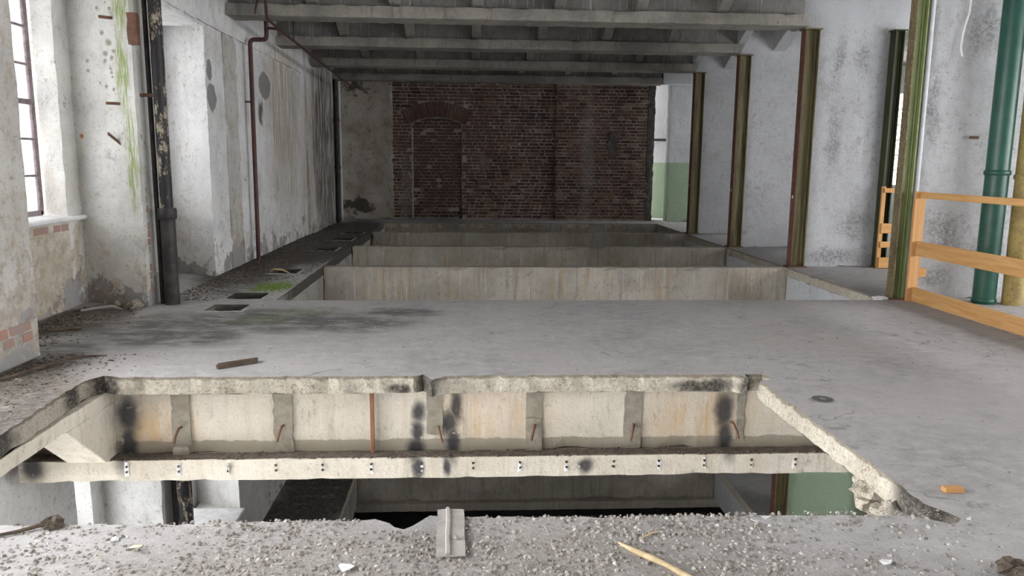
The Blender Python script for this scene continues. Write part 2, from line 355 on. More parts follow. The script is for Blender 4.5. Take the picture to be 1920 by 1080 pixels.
M['pier_low'] = m_pierwhite('green_lower_dado', dado=-S+2.1, smudge=False, z0=-S)
M['near_beam'] = m_beam('cream_painted_beam', (.68, .63, .54), (.60, .55, .46), .15, (.56, .47, .35), .5, ex_near)
M['beam'] = m_beam('drip_stained_beam', (.40, .375, .33), (.29, .265, .23), .4, (.33, .23, .13), .75)
M['ceil_beam'] = m_beam('grey_ceiling_beam', (.36, .34, .305), (.22, .21, .195), .12, (.25, .21, .16), .4)
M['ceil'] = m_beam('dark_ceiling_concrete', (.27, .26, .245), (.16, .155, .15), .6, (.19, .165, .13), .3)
M['white_conc'] = m_pierwhite('white_limewash', smudge=False)
M['scar'] = m_simple('grey_mortar_scar', (.31, .28, .225), (.24, .215, .17), 14, .95, bump=.7)
M['ledge'] = m_simple('grey_brown_dust', (.15, .125, .10), (.085, .07, .058), 30, .95, bump=.8)
M['rim'] = m_simple('pale_hole_rim', (.46, .45, .44), (.36, .35, .34), 12, .95, bump=.6)
M['brick'] = m_brick()
M['mortar'] = m_simple('dirty_lime_mortar', (.50, .455, .43), (.24, .21, .195), 6, .95, bump=.6)
M['old_mortar'] = m_simple('grey_toothing_mortar', (.15, .14, .13), (.09, .085, .08), 9, .95, bump=.9)
M['farplaster'] = m_far_plaster()
M['olive'] = m_simple('olive_steel', (.17, .145, .065), (.08, .065, .03), 7, .5, .1, sc=(4, 4, .2), c3=(.25, .21, .11))
M['rust'] = m_simple('rust_brown_steel', (.17, .085, .055), (.12, .06, .042), 12, .7, .05)
M['green_steel'] = m_simple('pale_green_steel', (.23, .28, .115), (.17, .21, .08), 5, .5, .05, sc=(3, 3, .3), c3=(.29, .32, .17))
M['peel_steel'] = m_simple('peeled_brown_steel', (.20, .155, .085), (.13, .095, .05), 10, .7, .05, sc=(2, 2, .5), c3=(.52, .55, .36))
M['dark_green'] = m_simple('dark_green_steel', (.05, .058, .02), (.035, .035, .018), 5, .5, .1, sc=(3, 3, .3))
M['pipe_green'] = m_simple('green_pipe_paint', (.018, .085, .062), (.013, .062, .046), 3, .35, 0, .1)
M['pipe_yellow'] = m_simple('rusting_yellow_pipe', (.33, .26, .09), (.24, .18, .07), 9, .6, 0, .4, c3=(.13, .085, .035))
M['pipe_black'] = m_peelpipe()
M['pipe_dark'] = m_simple('blackened_iron', (.03, .028, .028), (.055, .05, .047), 8, .6, .2)
M['pipe_red'] = m_simple('red_oxide_pipe', (.085, .035, .028), (.055, .026, .022), 10, .55, 0)
M['conduit'] = m_simple('pale_conduit', (.60, .61, .65), (.52, .53, .56), 10, .6)
M['wood_y'] = m_wood('orange_pine_board', (.68, .40, .17), (.58, .31, .11), 1)
M['wood_x'] = m_wood('orange_pine_board_cross', (.60, .33, .13), (.50, .26, .09), 0)
M['wood_z'] = m_wood('orange_pine_post', (.62, .35, .15), (.52, .27, .10), 2)
M['wood_grey'] = m_simple('grey_weathered_sheet', (.40, .38, .355), (.33, .315, .295), 20, .9)
M['wood_dark'] = m_wood('dark_rotten_wood', (.13, .09, .06), (.06, .045, .035), 0)
M['wood_pale'] = m_wood('pale_split_wood', (.58, .46, .29), (.44, .34, .20), 0)
M['wood_red'] = m_simple('reddish_batten', (.28, .13, .065), (.20, .09, .045), 9, .8, sc=(3, 3, .3))
M['paper'] = m_simple('white_paper', (.78, .79, .80), (.70, .70, .70), 12, .9)
M['paper_y'] = m_simple('yellowed_paper', (.72, .68, .45), (.62, .58, .38), 12, .9)
M['steel'] = m_simple('dull_steel', (.12, .12, .12), (.17, .16, .155), 14, .5, .6)
M['frame'] = m_simple('rust_flecked_window_steel', (.20, .16, .17), (.12, .09, .085), 14, .6)
M['white'] = m_simple('white_plastic', (.8, .8, .8), (.72, .72, .72), 10, .5)
M['glass'] = m_glass()
M['rubble'] = m_rubble('concrete_rubble', [(0, (.15, .135, .115)), (.3, (.27, .25, .225)), (.7, (.36, .335, .305)), (.95, (.46, .43, .39)), (1, (.66, .64, .61))])
M['litter'] = m_rubble('dark_leaf_litter', [(0, (.03, .024, .018)), (.5, (.075, .058, .043)), (.9, (.14, .112, .083)), (1, (.32, .29, .25))])
M['moss'] = m_simple('bright_moss', (.17, .27, .03), (.10, .17, .02), 30, .95)

# ------------------------------------------------------------------ mesh helpers
class MB:
    def __init__(s): s.v = []; s.f = []; s.sm = []
    def add(s, vs, fs, smooth=False):
        k = len(s.v); s.v += [tuple(p) for p in vs]; s.f += [tuple(i+k for i in f) for f in fs]; s.sm += [smooth]*len(fs); return s
    def box(s, x0, x1, y0, y1, z0, z1):
        return s.add([(x0, y0, z0), (x1, y0, z0), (x1, y1, z0), (x0, y1, z0), (x0, y0, z1), (x1, y0, z1), (x1, y1, z1), (x0, y1, z1)],
                     [(0, 3, 2, 1), (4, 5, 6, 7), (0, 1, 5, 4), (1, 2, 6, 5), (2, 3, 7, 6), (3, 0, 4, 7)])
    def prism(s, pts, z0, z1):
        a = sum(pts[i][0]*pts[(i+1) % len(pts)][1]-pts[(i+1) % len(pts)][0]*pts[i][1] for i in range(len(pts)))
        if a < 0: pts = pts[::-1]
        n = len(pts); vs = [(x, y, z0) for x, y in pts]+[(x, y, z1) for x, y in pts]
        return s.add(vs, [tuple(range(n))[::-1], tuple(range(n, 2*n))]+[(i, (i+1) % n, n+(i+1) % n, n+i) for i in range(n)])
    def tube(s, path, r, n=14, cap=True):
        P = [Vector(p) for p in path]; R = r if hasattr(r, '__len__') else [r]*len(P)
        vs = []; fs = []; up = None
        for i, p in enumerate(P):
            t = ((P[i+1]-p) if i == 0 else (p-P[i-1]) if i == len(P)-1 else (P[i+1]-p).normalized()+(p-P[i-1]).normalized()).normalized()
            if up is None: up = t.orthogonal().normalized()
            up = (up-t*up.dot(t)).normalized(); w = t.cross(up)
            for k in range(n):
                a = 2*math.pi*k/n; vs.append(p+(up*math.cos(a)+w*math.sin(a))*R[i])
        for i in range(len(P)-1):
            for k in range(n): fs.append((i*n+k, i*n+(k+1) % n, (i+1)*n+(k+1) % n, (i+1)*n+k))
        s.add(vs, fs, True)
        if cap: s.add(vs[:n], [tuple(range(n))[::-1]]); s.add(vs[-n:], [tuple(range(n))])
        return s
    def chip(s, c, r, flat=.6, rng=random):
        # a small irregular stone: deformed octahedron with a sharp base
        a0 = rng.random()*6.28; n = 5; vs = []
        for k in range(n):
            a = a0+k*6.283/n; q = r*(.6+.6*rng.random()); vs.append((c[0]+q*math.cos(a), c[1]+q*math.sin(a), c[2]))
        h = r*flat*(.5+.8*rng.random()); ox, oy = (rng.random()-.5)*r, (rng.random()-.5)*r
        for k in range(n):
            a = a0+k*6.283/n; q = r*(.35+.35*rng.random()); vs.append((c[0]+ox*.5+q*math.cos(a), c[1]+oy*.5+q*math.sin(a), c[2]+h*(.7+.5*rng.random())))
        fs = [(k, (k+1) % n, n+(k+1) % n, n+k) for k in range(n)]+[tuple(range(n, 2*n))]
        return s.add(vs, fs)
    def build(s, name, mat, parent=None, bevel=0.0, **props):
        me = bpy.data.meshes.new(name); me.from_pydata(s.v, [], s.f)
        if any(s.sm): me.polygons.foreach_set('use_smooth', s.sm)
        me.materials.append(M[mat] if isinstance(mat, str) else mat); me.update()
        return link(name, me, parent, bevel, **props)
def link(name, me, parent=None, bevel=0.0, **props):
    o = bpy.data.objects.new(name, me); COL.objects.link(o)
    if parent:
        o.parent = parent
        o.matrix_parent_inverse = Matrix.LocRotScale(parent.location, parent.rotation_euler, parent.scale).inverted()
    if bevel:
        b = o.modifiers.new('bevel', 'BEVEL'); b.width = bevel; b.segments = 2; b.limit_method = 'ANGLE'
    for k, v in props.items(): o[k] = v
    return o
def thing(name, loc, label, cat, group=None):
    o = bpy.data.objects.new(name, None); COL.objects.link(o); o.location = loc; o.empty_display_size = .1
    o['label'] = label; o['category'] = cat
    if group: o['group'] = group
    return o
def struct(name, loc=(0, 0, 0), label=None):
    o = bpy.data.objects.new(name, None); COL.objects.link(o); o.location = loc; o['kind'] = 'structure'
    if label: o['label'] = label
    return o
def gbox(name, ext, mat, parent=None, seg=.08, amp=.006, chip=.02, freq=9.0, cfreq=7.0, nochip=(), **props):
    """box with gridded faces, uneven surface and chipped arrises"""
    x0, x1, y0, y1, z0, z1 = ext; lo = (x0, y0, z0); hi = (x1, y1, z1)
    N = [max(1, min(220, int(round((hi[i]-lo[i])/seg)))) for i in range(3)]
    idx = {}; V = []; Fc = []
    def vid(i, j, k):
        if (i, j, k) not in idx:
            idx[(i, j, k)] = len(V)
            p = Vector((x0+(x1-x0)*i/N[0], y0+(y1-y0)*j/N[1], z0+(z1-z0)*k/N[2]))
            on = [(-1 if c == 0 else 1 if c == n else 0) for c, n in zip((i, j, k), N)]
            d = noise.noise_vector(p*freq)*amp + noise.noise_vector(p*freq*.3)*amp
            if sum(1 for q in on if q) >= 2:
                c = max(0.0, noise.noise(p*cfreq+Vector((3.1, 7.7, 1.3)))-.05)*chip*2.2 + abs(noise.noise(p*cfreq*3))*chip*.35
                d -= Vector([0 if ax in nochip else q*c for ax, q in enumerate(on)])
            V.append(p+d)
        return idx[(i, j, k)]
    a, b, c = N
    for i in range(a):
        for j in range(b):
            Fc.append((vid(i, j, 0), vid(i, j+1, 0), vid(i+1, j+1, 0), vid(i+1, j, 0))); Fc.append((vid(i, j, c), vid(i+1, j, c), vid(i+1, j+1, c), vid(i, j+1, c)))
    for i in range(a):
        for k in range(c):
            Fc.append((vid(i, 0, k), vid(i+1, 0, k), vid(i+1, 0, k+1), vid(i, 0, k+1))); Fc.append((vid(i, b, k), vid(i, b, k+1), vid(i+1, b, k+1), vid(i+1, b, k)))
    for j in range(b):
        for k in range(c):
            Fc.append((vid(0, j, k), vid(0, j, k+1), vid(0, j+1, k+1), vid(0, j+1, k))); Fc.append((vid(a, j, k), vid(a, j+1, k), vid(a, j+1, k+1), vid(a, j, k+1)))
    return MB().add(V, Fc).build(name, mat, parent, **props)

# ------------------------------------------------------------------ floors (slab with broken openings)
def jag_rect(x0, x1, y0, y1, step, chip, jit, seed, corners=None):
    """loop of (top point, bottom point) round a rectangular hole; top is chipped back into the slab"""
    rr = random.Random(seed); out = []
    C = corners or [(x0, y0), (x1, y0), (x1, y1), (x0, y1)]
    for q in range(len(C)):
        a = Vector(C[q]); b = Vector(C[(q+1) % len(C)]); n = max(2, int((b-a).length/step)); d = (b-a).normalized(); nr = Vector((d.y, -d.x))
        for i in range(n):
            p = a+(b-a)*(i/n); h = noise.noise(Vector((p.x*5, p.y*5, seed)))*.6+noise.noise(Vector((p.x*17, p.y*17, seed+5)))*.4
            t = max(0, h)*chip*2 + rr.random()*jit; k = 1.0 if 0 < i else .4
            j = noise.noise(Vector((p.x*11, p.y*11, seed+9)))*jit*1.5
            out.append((p+nr*(t*k), p+nr*(j*k)))
    return out
def slab(name, outer, holes, z0, z1, mat, edge_mat, parent=None, **props):
    pts = []; bot = []; edges = []
    def loop(L):
        k = len(pts); n = len(L)
        for t, b in L: pts.append(Vector(t)); bot.append(Vector(b))
        edges.extend((k+i, k+(i+1) % n) for i in range(n))
    loop([(Vector(p), Vector(p)) for p in outer])
    for h in holes: loop(h)
    v, e, f, ov, oe, of = delaunay_2d_cdt(pts, edges, [], 1, 1e-6)
    def inside(c, L):
        r = False
        for i in range(len(L)):
            a, b = L[i-1][0], L[i][0]
            if (a.y > c.y) != (b.y > c.y) and c.x < (b.x-a.x)*(c.y-a.y)/(b.y-a.y)+a.x: r = not r
        return r
    f = [t for t in f if not any(inside((v[t[0]]+v[t[1]]+v[t[2]])/3, h) for h in holes)]
    bt = [bot[o[0]] if o else p for p, o in zip(v, ov)]; n = len(v)
    V = [(p.x, p.y, z1) for p in v]+[(p.x, p.y, z0) for p in bt]
    Fc = []; cnt = {}
    for t in f:
        a = sum(v[t[i]].x*v[t[(i+1) % 3]].y-v[t[(i+1) % 3]].x*v[t[i]].y for i in range(3))
        t = tuple(t) if a > 0 else tuple(t)[::-1]
        Fc.append(t); Fc.append(tuple(i+n for i in t)[::-1])
        for i in range(3): cnt[(t[i], t[(i+1) % 3])] = 1
    me_f = len(Fc)
    # side walls with a middle ring for a rough fracture face
    mid = {}
    def m_(i, q):
        if (i, q) not in mid:
            a = Vector(V[i]); b = Vector(V[i+n]); p = a.lerp(b, (.22, .6)[q]); w = noise.noise_vector(p*13)*.016
            if q == 0: p = Vector((b.x, b.y, p.z)).lerp(p, .45)
            mid[(i, q)] = len(V); V.append(tuple(p+Vector((w.x, w.y, w.z*.5))))
        return mid[(i, q)]
    for (a, b) in list(cnt):
        if (b, a) not in cnt:
            r = [a, m_(a, 0), m_(a, 1), a+n], [b, m_(b, 0), m_(b, 1), b+n]
            for q in range(3): Fc.append((r[0][q], r[0][q+1], r[1][q+1], r[1][q]))
    me = bpy.data.meshes.new(name); me.from_pydata(V, [], Fc); me.materials.append(M[mat]); me.materials.append(M[edge_mat])
    for i, p in enumerate(me.polygons):
        if i >= me_f: p.material_index = 1
    me.update(); return link(name, me, parent, **props)

OX0, OX1, OY0, OY1 = -1.89, 4.20, 7.53, 17.32
NXL, NXR, NY0, NY1 = -2.25, 1.82, 2.79, 4.79
near_c = []
near_c += [(-2.25, 2.80), (-1.2, 2.79), (-.36, 2.80), (-.30, 2.76), (-.25, 2.71), (-.20, 2.76), (-.155, 2.825), (.2, 2.80), (.9, 2.79), (1.45, 2.775), (1.72, 2.76), (1.86, 2.69)]
near_c += [(1.90, 2.72), (1.83, 2.86), (1.83, 3.4), (1.82, 4.0), (1.815, 4.62)]
near_c += [(1.93, 4.70), (1.90, 4.79), (1.79, 4.79), (1.775, 4.69), (1.70, 4.78), (.9, 4.79), (-.15, 4.785), (-.24, 4.70), (-.30, 4.83), (-.36, 4.79), (-1.3, 4.79), (-2.18, 4.79), (-2.30, 4.84), (-2.36, 4.72)]
SQ = [(-2.40, -2.08, 6.98, 7.30), (-2.40, -2.06, 7.60, 7.96), (-2.40, -2.10, 9.35, 9.75), (-2.38, -2.06, 11.78, 12.2), (-2.40, -2.05, 13.3, 13.75), (-2.4, -2.03, 14.6, 14.86)]
holes = [jag_rect(0, 0, 0, 0, .035, .02, .012, 3, near_c), jag_rect(OX0, OX1, OY0, OY1, .06, .012, .008, 5)]
holes += [jag_rect(*q, .05, .008, .004, 20+i) for i, q in enumerate(SQ)]
outer = [(-4.0, YB), (XR+.3, YB), (XR+.3, YE), (-4.0, YE)]
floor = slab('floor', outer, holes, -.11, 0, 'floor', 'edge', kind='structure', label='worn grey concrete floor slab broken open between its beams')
floor2 = slab('floor_lower', outer, [jag_rect(OX0, OX1, OY0, OY1, .12, .012, .008, 6)], -S-.11, -S, 'floor_low', 'edge', kind='structure', label='dark floor of the storey below seen through the gap')
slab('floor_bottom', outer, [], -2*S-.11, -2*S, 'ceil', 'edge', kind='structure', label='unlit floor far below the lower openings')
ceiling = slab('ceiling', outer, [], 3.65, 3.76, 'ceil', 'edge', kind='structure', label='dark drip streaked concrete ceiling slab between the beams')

# frames round the little square holes, edge beams below the openings
for lv, fl in ((0, floor), (-S, floor2)):
    gbox('edge_beam', (OX0-.16, OX0-.005, OY0, OY1, lv-.62, lv-.112), 'ceil_beam', fl, .1, .004, .01)
    gbox('edge_beam', (OX1+.005, OX1+.16, OY0, OY1, lv-.62, lv-.112), 'white_conc', fl, .1, .006, .02)
gbox('edge_beam', (NXL-.30, NXL-.05, 2.9, 4.945, -.20, -.112), 'near_beam', floor, .07, .004, .012)
MB().add([(NXL-.30, 4.35, -.2), (NXL-.05, 4.35, -.2), (NXL-.05, 4.945, -.2), (NXL-.30, 4.945, -.2), (NXL-.30, 4.80, -.56), (NXL-.05, 4.80, -.56), (NXL-.05, 4.945, -.56), (NXL-.30, 4.945, -.56)],
         [(0, 1, 2, 3), (4, 7, 6, 5), (0, 4, 5, 1), (1, 5, 6, 2), (2, 6, 7, 3), (3, 7, 4, 0)]).build('haunch', 'near_beam', floor, .01)
for x0, x1, y0, y1 in SQ:
    gbox('hole_rim', (x0-.05, x1+.04, y0-.05, y0-.006, -.01, .006), 'rim', floor, .04, .003, .01)
    gbox('hole_rim', (x1+.006, x1+.045, y0-.05, y1+.03, -.01, .006), 'rim', floor, .04, .003, .01)
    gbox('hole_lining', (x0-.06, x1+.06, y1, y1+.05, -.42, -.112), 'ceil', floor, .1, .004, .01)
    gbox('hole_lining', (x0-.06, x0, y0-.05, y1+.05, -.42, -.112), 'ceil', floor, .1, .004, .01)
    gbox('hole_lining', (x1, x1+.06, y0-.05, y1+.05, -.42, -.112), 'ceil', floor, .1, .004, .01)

# ------------------------------------------------------------------ cross beams of the floors
def floor_beam(k, lv, mat, label, group, top=True, x0=XL+.1, x1=4.6):
    y = BEAM_Y[k]; t = thing('cross_beam', (0, y, lv-.70), label, 'beam', group)
    if top: gbox('web', (OX0+.004, OX1-.004, y-.08, y+.08, lv-.56, lv), mat, t, .045, .003, .022, cfreq=5)
    else: gbox('web', (x0, x1, y-.08, y+.08, lv-.56, lv-.112), mat, t, .09, .004, .01)
    gbox('flange', (x0, x1, y-.20, y+.20, lv-.70, lv-.56), mat, t, .05, .002, .007)
    return t
nb = floor_beam(0, 0, 'near_beam', 'cream painted concrete cross beam with soot marks under the broken floor edge', 'cross beams of the floor', False)
floor_beam(2, 0, 'beam', 'nearest drip stained cross beam spanning the far floor opening', 'cross beams of the floor')
floor_beam(3, 0, 'beam', 'second drip stained cross beam spanning the far floor opening', 'cross beams of the floor')
floor_beam(4, 0, 'beam', 'third drip stained cross beam spanning the far floor opening', 'cross beams of the floor')
floor_beam(5, 0, 'beam', 'last low cross beam in front of the brick wall', 'cross beams of the floor')
floor_beam(3, -S, 'beam', 'brown streaked cross beam of the storey below seen through the gap', 'cross beams of the floor')
floor_beam(4, -S, 'beam', 'dark cross beam far behind in the storey below', 'cross beams of the floor')

# scars of the broken off joists, rebar stubs, ledge dirt and bolts on the near beam
for i, (a, b) in enumerate([(-1.94, -1.82), (-1.29, -1.16), (.37, .48), (1.03, 1.15)]):
    gbox('joist_scar', (a, b, 4.937, 4.96, -.555, -.125), 'scar', nb, .018, .003, .010, cfreq=16, nochip=(1,))
for a, b, z0, z1 in [(-.29, -.18, -.45, -.125), (1.80, 1.86, -.5, -.13)]:
    gbox('joist_scar', (a, b, 4.941, 4.96, z0, z1), 'wood_red' if False else 'scar', nb, .018, .002, .010, cfreq=16, nochip=(1,))
gbox('mortar_patch', (.37, .48, 4.925, 4.95, -.555, -.33), 'scar', nb, .03, .002, .006)
gbox('mortar_patch', (-1.93, -1.83, 4.90, 4.95, -.56, -.50), 'scar', nb, .03, .002, .006)
for px, py in ((342, 800), (533, 797), (1003, 795), (1187, 795), (822, 800), (1370, 792)):
    p = ony(px, py, 4.95); l = 1 if px != 822 and px != 1370 else -1
    MB().tube([(p.x, 4.96, p.z), (p.x-.005*l, 4.90, p.z+.005), (p.x-.02*l, 4.875, p.z-.04), (p.x-.03*l, 4.87, p.z-.085)], .0085, 8).build('rebar_stub', 'rust', nb)
rl = random.Random(5); mb = MB()
gbox('dirt_layer', (-2.8, 2.6, 4.842, 4.947, -.566, -.553), 'ledge', nb, .03, .004, .012)
for i in range(2200): mb.chip((rl.uniform(-2.8, 2.6), rl.uniform(4.835, 4.945), -.562), .003+.010*rl.random()**2, .9, rl)
mb.build('ledge_dirt', 'ledge', nb, kind='stuff')
for px in (237, 335, 428, 517, 605, 696, 790, 887, 975, 1062, 1150, 1235, 1320, 1408, 1490):
    x = ony(px, 875, 4.83).x
    m = MB()
    for zz in (-.60, -.635): m.tube([(x+rl.uniform(-.006, .006), 4.835, zz), (x, 4.822, zz)], .008, 8)
    m.build('bolt', 'pipe_dark', nb)
    if rl.random() < .6: gbox('paint_chip', (x-.014, x+.016, 4.8265, 4.836, -.665, -.585+rl.uniform(-.03, .02)), 'sill', nb, .010, .003, .02)
MB().box(-.655, -.63, 4.90, 4.93, -.56, -.115).build('batten', 'wood_red', None, .003, label='thin reddish wooden batten propped upright on the beam ledge', category='batten')
# broken lumps at the right fracture and reddish formwork strips under the near edge
rb = random.Random(11)
for (x, y, z, r) in ((1.86, 3.28, -.16, .09), (1.88, 3.12, -.19, .11), (1.83, 3.02, -.14, .07), (1.90, 3.4, -.14, .06)):
    me = bpy.data.meshes.new('broken_lump'); bm = bmesh.new(); bmesh.ops.create_icosphere(bm, subdivisions=3, radius=r)
    for v in bm.verts:
        v.co += noise.noise_vector(v.co*18+Vector((x*9, y*7, 0)))*r*.45; v.co.z *= .8; v.co += Vector((x, y, z))
    bm.to_mesh(me); bm.free(); me.materials.append(M['edge']); link('broken_lump', me, floor)
MB().box(-2.1, -1.45, 4.84, 4.93, -.122, -.113).build('formwork_strip', 'wood_red', floor)
MB().box(-.25, -.02, 4.82, 4.92, -.125, -.113).build('formwork_strip', 'wood_red', floor)
MB().box(.45, .75, 4.84, 4.93, -.122, -.113).build('formwork_strip', 'wood_red', floor)

# ------------------------------------------------------------------ ceiling beams and joists
PY = {0: 7.62, 1: 10.10, 2: 12.54, 3: 15.0, 4: 18.0}
JX = [-1.92, -.92, .09, 1.10, 2.11, 3.14]
WX = [4.22, 4.92, 5.75]
NAMES = {2: 'nearest grey ceiling beam across the top of the room', 3: 'second grey ceiling beam from the camera over the far opening', 4: 'third grey ceiling beam from the camera, darker at its left end', 5: 'last ceiling beam right above the brick wall'}
for k in (2, 3, 4, 5):
    y = BEAM_Y[k]; t = thing('ceiling_beam', (0, y, 3.06), NAMES[k], 'beam', 'ceiling beams')
    gbox('web', (XL, 4.20, y-.08, y+.08, 3.2, 3.648), 'ceil', t, .12, .004, .008)
    gbox('flange', (XL, 4.22, y-.20, y+.20, 3.06, 3.2), 'ceil_beam', t, .05, .003, .01)
for k in (0, 1):
    y = BEAM_Y[k]; gbox('hidden_beam', (XL, 4.2, y-.2, y+.2, 3.06, 3.648), 'ceil_beam', ceiling, .3, .002, .004)
for k in range(1, 5):
    y0, y1 = BEAM_Y[k]+.09, BEAM_Y[k+1]-.085
    for x in JX:
        a, b = x-.07, x+.07
        gbox('joist', (a, b, y0, y1, 3.46, 3.648), 'ceil', ceiling, .14, .003, .01)
        vs = [(a, y1, 3.21), (b, y1, 3.21), (b, y1, 3.46), (a, y1, 3.46), (a, y1-.10, 3.25), (b, y1-.10, 3.25), (b, y1-.5, 3.46), (a, y1-.5, 3.46)]
        MB().add(vs, [(0, 3, 2, 1), (4, 5, 6, 7), (0, 1, 5, 4), (1, 2, 6, 5), (2, 3, 7, 6), (3, 0, 4, 7)]).build('haunch', 'ceil_beam', ceiling, .008)
    for x in WX:
        a, b = (x-.11 if x > 4.5 else x-.04), x+.09
        ye = (PY[k+1] if k+1 < 5 else 18.0)-.004
        gbox('joist', (a, b, y0+.3, ye, 3.46, 3.648), 'white_conc', ceiling, .14, .004, .012)
        vs = [(a, ye, 3.13), (b, ye, 3.13), (b, ye, 3.46), (a, ye, 3.46), (a, ye-.06, 3.15), (b, ye-.06, 3.15), (b, ye-.75, 3.46), (a, ye-.75, 3.46)]
        MB().add(vs, [(0, 3, 2, 1), (4, 5, 6, 7), (0, 1, 5, 4), (1, 2, 6, 5), (2, 3, 7, 6), (3, 0, 4, 7)]).build('haunch', 'white_conc', ceiling, .01)
for k in range(2, 6):      # beam ends carried on to the right, limewashed
    y = PY[k-1] if k < 5 else 17.3; gbox('beam_end', (4.225, 5.9, y-.003, y+.31, 3.08, 3.648), 'white_conc', ceiling, .14, .005, .015)

# ------------------------------------------------------------------ left wall
def niche_pier(lv, y0, y1, mat, parent, first, last, back=-3.62, out=-3.92, sp=.32):
    """pier with splayed niche sides, rebates and straight window reveals"""
    z0, z1 = lv, lv+3.648
    yn0 = y0-sp if not first else y0; yn1 = y1+sp if not last else y1
    return yn0, yn1
def wall_piece(name, poly, z0, z1, mat, parent, seg=.12, amp=.006):
    """prism with gridded sides so that the plaster can be uneven"""
    n = len(poly); a = sum(poly[i][0]*poly[(i+1) % n][1]-poly[(i+1) % n][0]*poly[i][1] for i in range(n))
    if a < 0: poly = poly[::-1]
    loop = []
    for i in range(n):
        p = Vector(poly[i]); q = Vector(poly[(i+1) % n]); m = max(1, int(round((q-p).length/seg)))
        for j in range(m): loop.append((p+(q-p)*(j/m), j == 0))
    K = max(1, int((z1-z0)/seg)); V = []; Fc = []; L = len(loop)
    for k in range(K+1):
        z = z0+(z1-z0)*k/K
        for p, c in loop:
            w = Vector((p.x, p.y, z)); d = noise.noise_vector(w*6)*amp+noise.noise_vector(w*17)*amp*.5
            if c: d += noise.noise_vector(w*11)*amp*1.2
            if k in (0, K): d.z = 0
            V.append(w+d)
    for k in range(K):
        for i in range(L): Fc.append((k*L+i, k*L+(i+1) % L, (k+1)*L+(i+1) % L, (k+1)*L+i))
    Fc.append(tuple(range(L))[::-1]); Fc.append(tuple(range(K*L, K*L+L)))
    return MB().add(V, Fc).build(name, mat, parent)
BK, OUT = -3.62, -3.82      # niche back plane, window plane
def left_wall(lv):
    low = lv < -1
    root = struct('wall_left' if not low else 'wall_left_lower', (XL, 0, lv), 'plastered brick outer wall with deep window niches' if not low else 'left outer wall of the storey below')
    zt = lv+3.648
    if low: zt = lv+S-.112
    for i, (a, b) in enumerate(LPIERS if low else PIERS):
        sa = .0 if i == 0 else .33; sb = .33
        mat = 'lowleft' if low else ('left0' if i < 5 else 'left1' if i == 5 else 'left2')
        if i == 6:      # solid wall from here on
            poly = [(XL, a), (BK, a+.33), (BK, a-.02), (OUT-.25, a+.05), (OUT-.25, YE), (XL-.03, YE), (XL-.03, 10.34), (XL, 10.30), (XL, 9.74), (XL-.02, 9.70), (XL-.02, a+.05)]
            poly = [(XL, a), (BK, a+.33), (BK, a-.02), (OUT-.25, a+.05), (OUT-.25, YE), (XL, YE)]
        else:
            ya = a+sa if i else a
            poly = [(XL, a), (BK, a+.33), (BK, a-.02), (OUT-.25, a+.03), (OUT-.25, b-.03), (BK, b+.02), (BK, b-.33), (XL, b)]
            if b-a < .66:
                m = (a+b)/2
                poly = [(XL, a), (BK, m-.03), (BK, a-.02), (OUT-.25, a+.03), (OUT-.25, b-.03), (BK, b+.02), (BK, m+.03), (XL, b)]
        o = wall_piece('pier', poly, lv, zt, mat, root, .09)
    for i, (a, b) in enumerate(LNICHES if low else NICHES):
        vis = i >= 4
        # parapet, lintel, sill
        FX = XL if (low and vis) else BK; SH = .68 if (low and vis) else .845
        if low and vis: wall_piece('parapet', [(XL, a-.02), (XL, b+.02), (BK+.05, b+.3), (BK+.05, a-.3)], lv, lv+SH-.06, 'lowleft', root, .1)
        wall_piece('parapet', [(BK, a-.3), (BK, b+.3), (OUT-.25, b+.02), (OUT-.25, a-.02)], lv, lv+SH-.06, 'parapet' if not low else 'lowleft', root, .1)
        wall_piece('lintel', [(XL, a-.02), (XL, b+.02), (OUT-.25, b+.03), (OUT-.25, a-.03)], lv+2.81, zt, 'left2' if not low else 'lowleft', root, .12)
        if vis:
            m = MB(); P = [(OUT+.02, SH-.055), (OUT+.02, SH), (FX+.06, SH-.01), (FX+.075, SH-.03), (FX+.06, SH-.055)]; n = len(P)
            vs = [(x, a-.05 if not low else a, lv+z) for x, z in P]+[(x, b+(.2 if not low else .0), lv+z) for x, z in P]
            m.add(vs, [tuple(range(n)), tuple(range(n, 2*n))[::-1]]+[(j, n+j, n+(j+1) % n, (j+1) % n) for j in range(n)]).build('sill', 'sill', root, .012)
    if not low:
        gbox('ring_beam', (XL-.1, XL+.035, 5.0, 14.2, 2.84, 3.64), 'left2', root, .1, .006, .03)
        gbox('plaster_strip', (XL-.05, XL+.018, 9.76, 10.28, 0, 2.84), 'left0', root, .08, .005, .02)
        gbox('wall_end_pier', (XL-.05, XL+.05, 14.4, 18.0, 0, 3.64), 'left2', root, .12, .006, .02)
    return root
WL = left_wall(0); WLL = left_wall(-S)

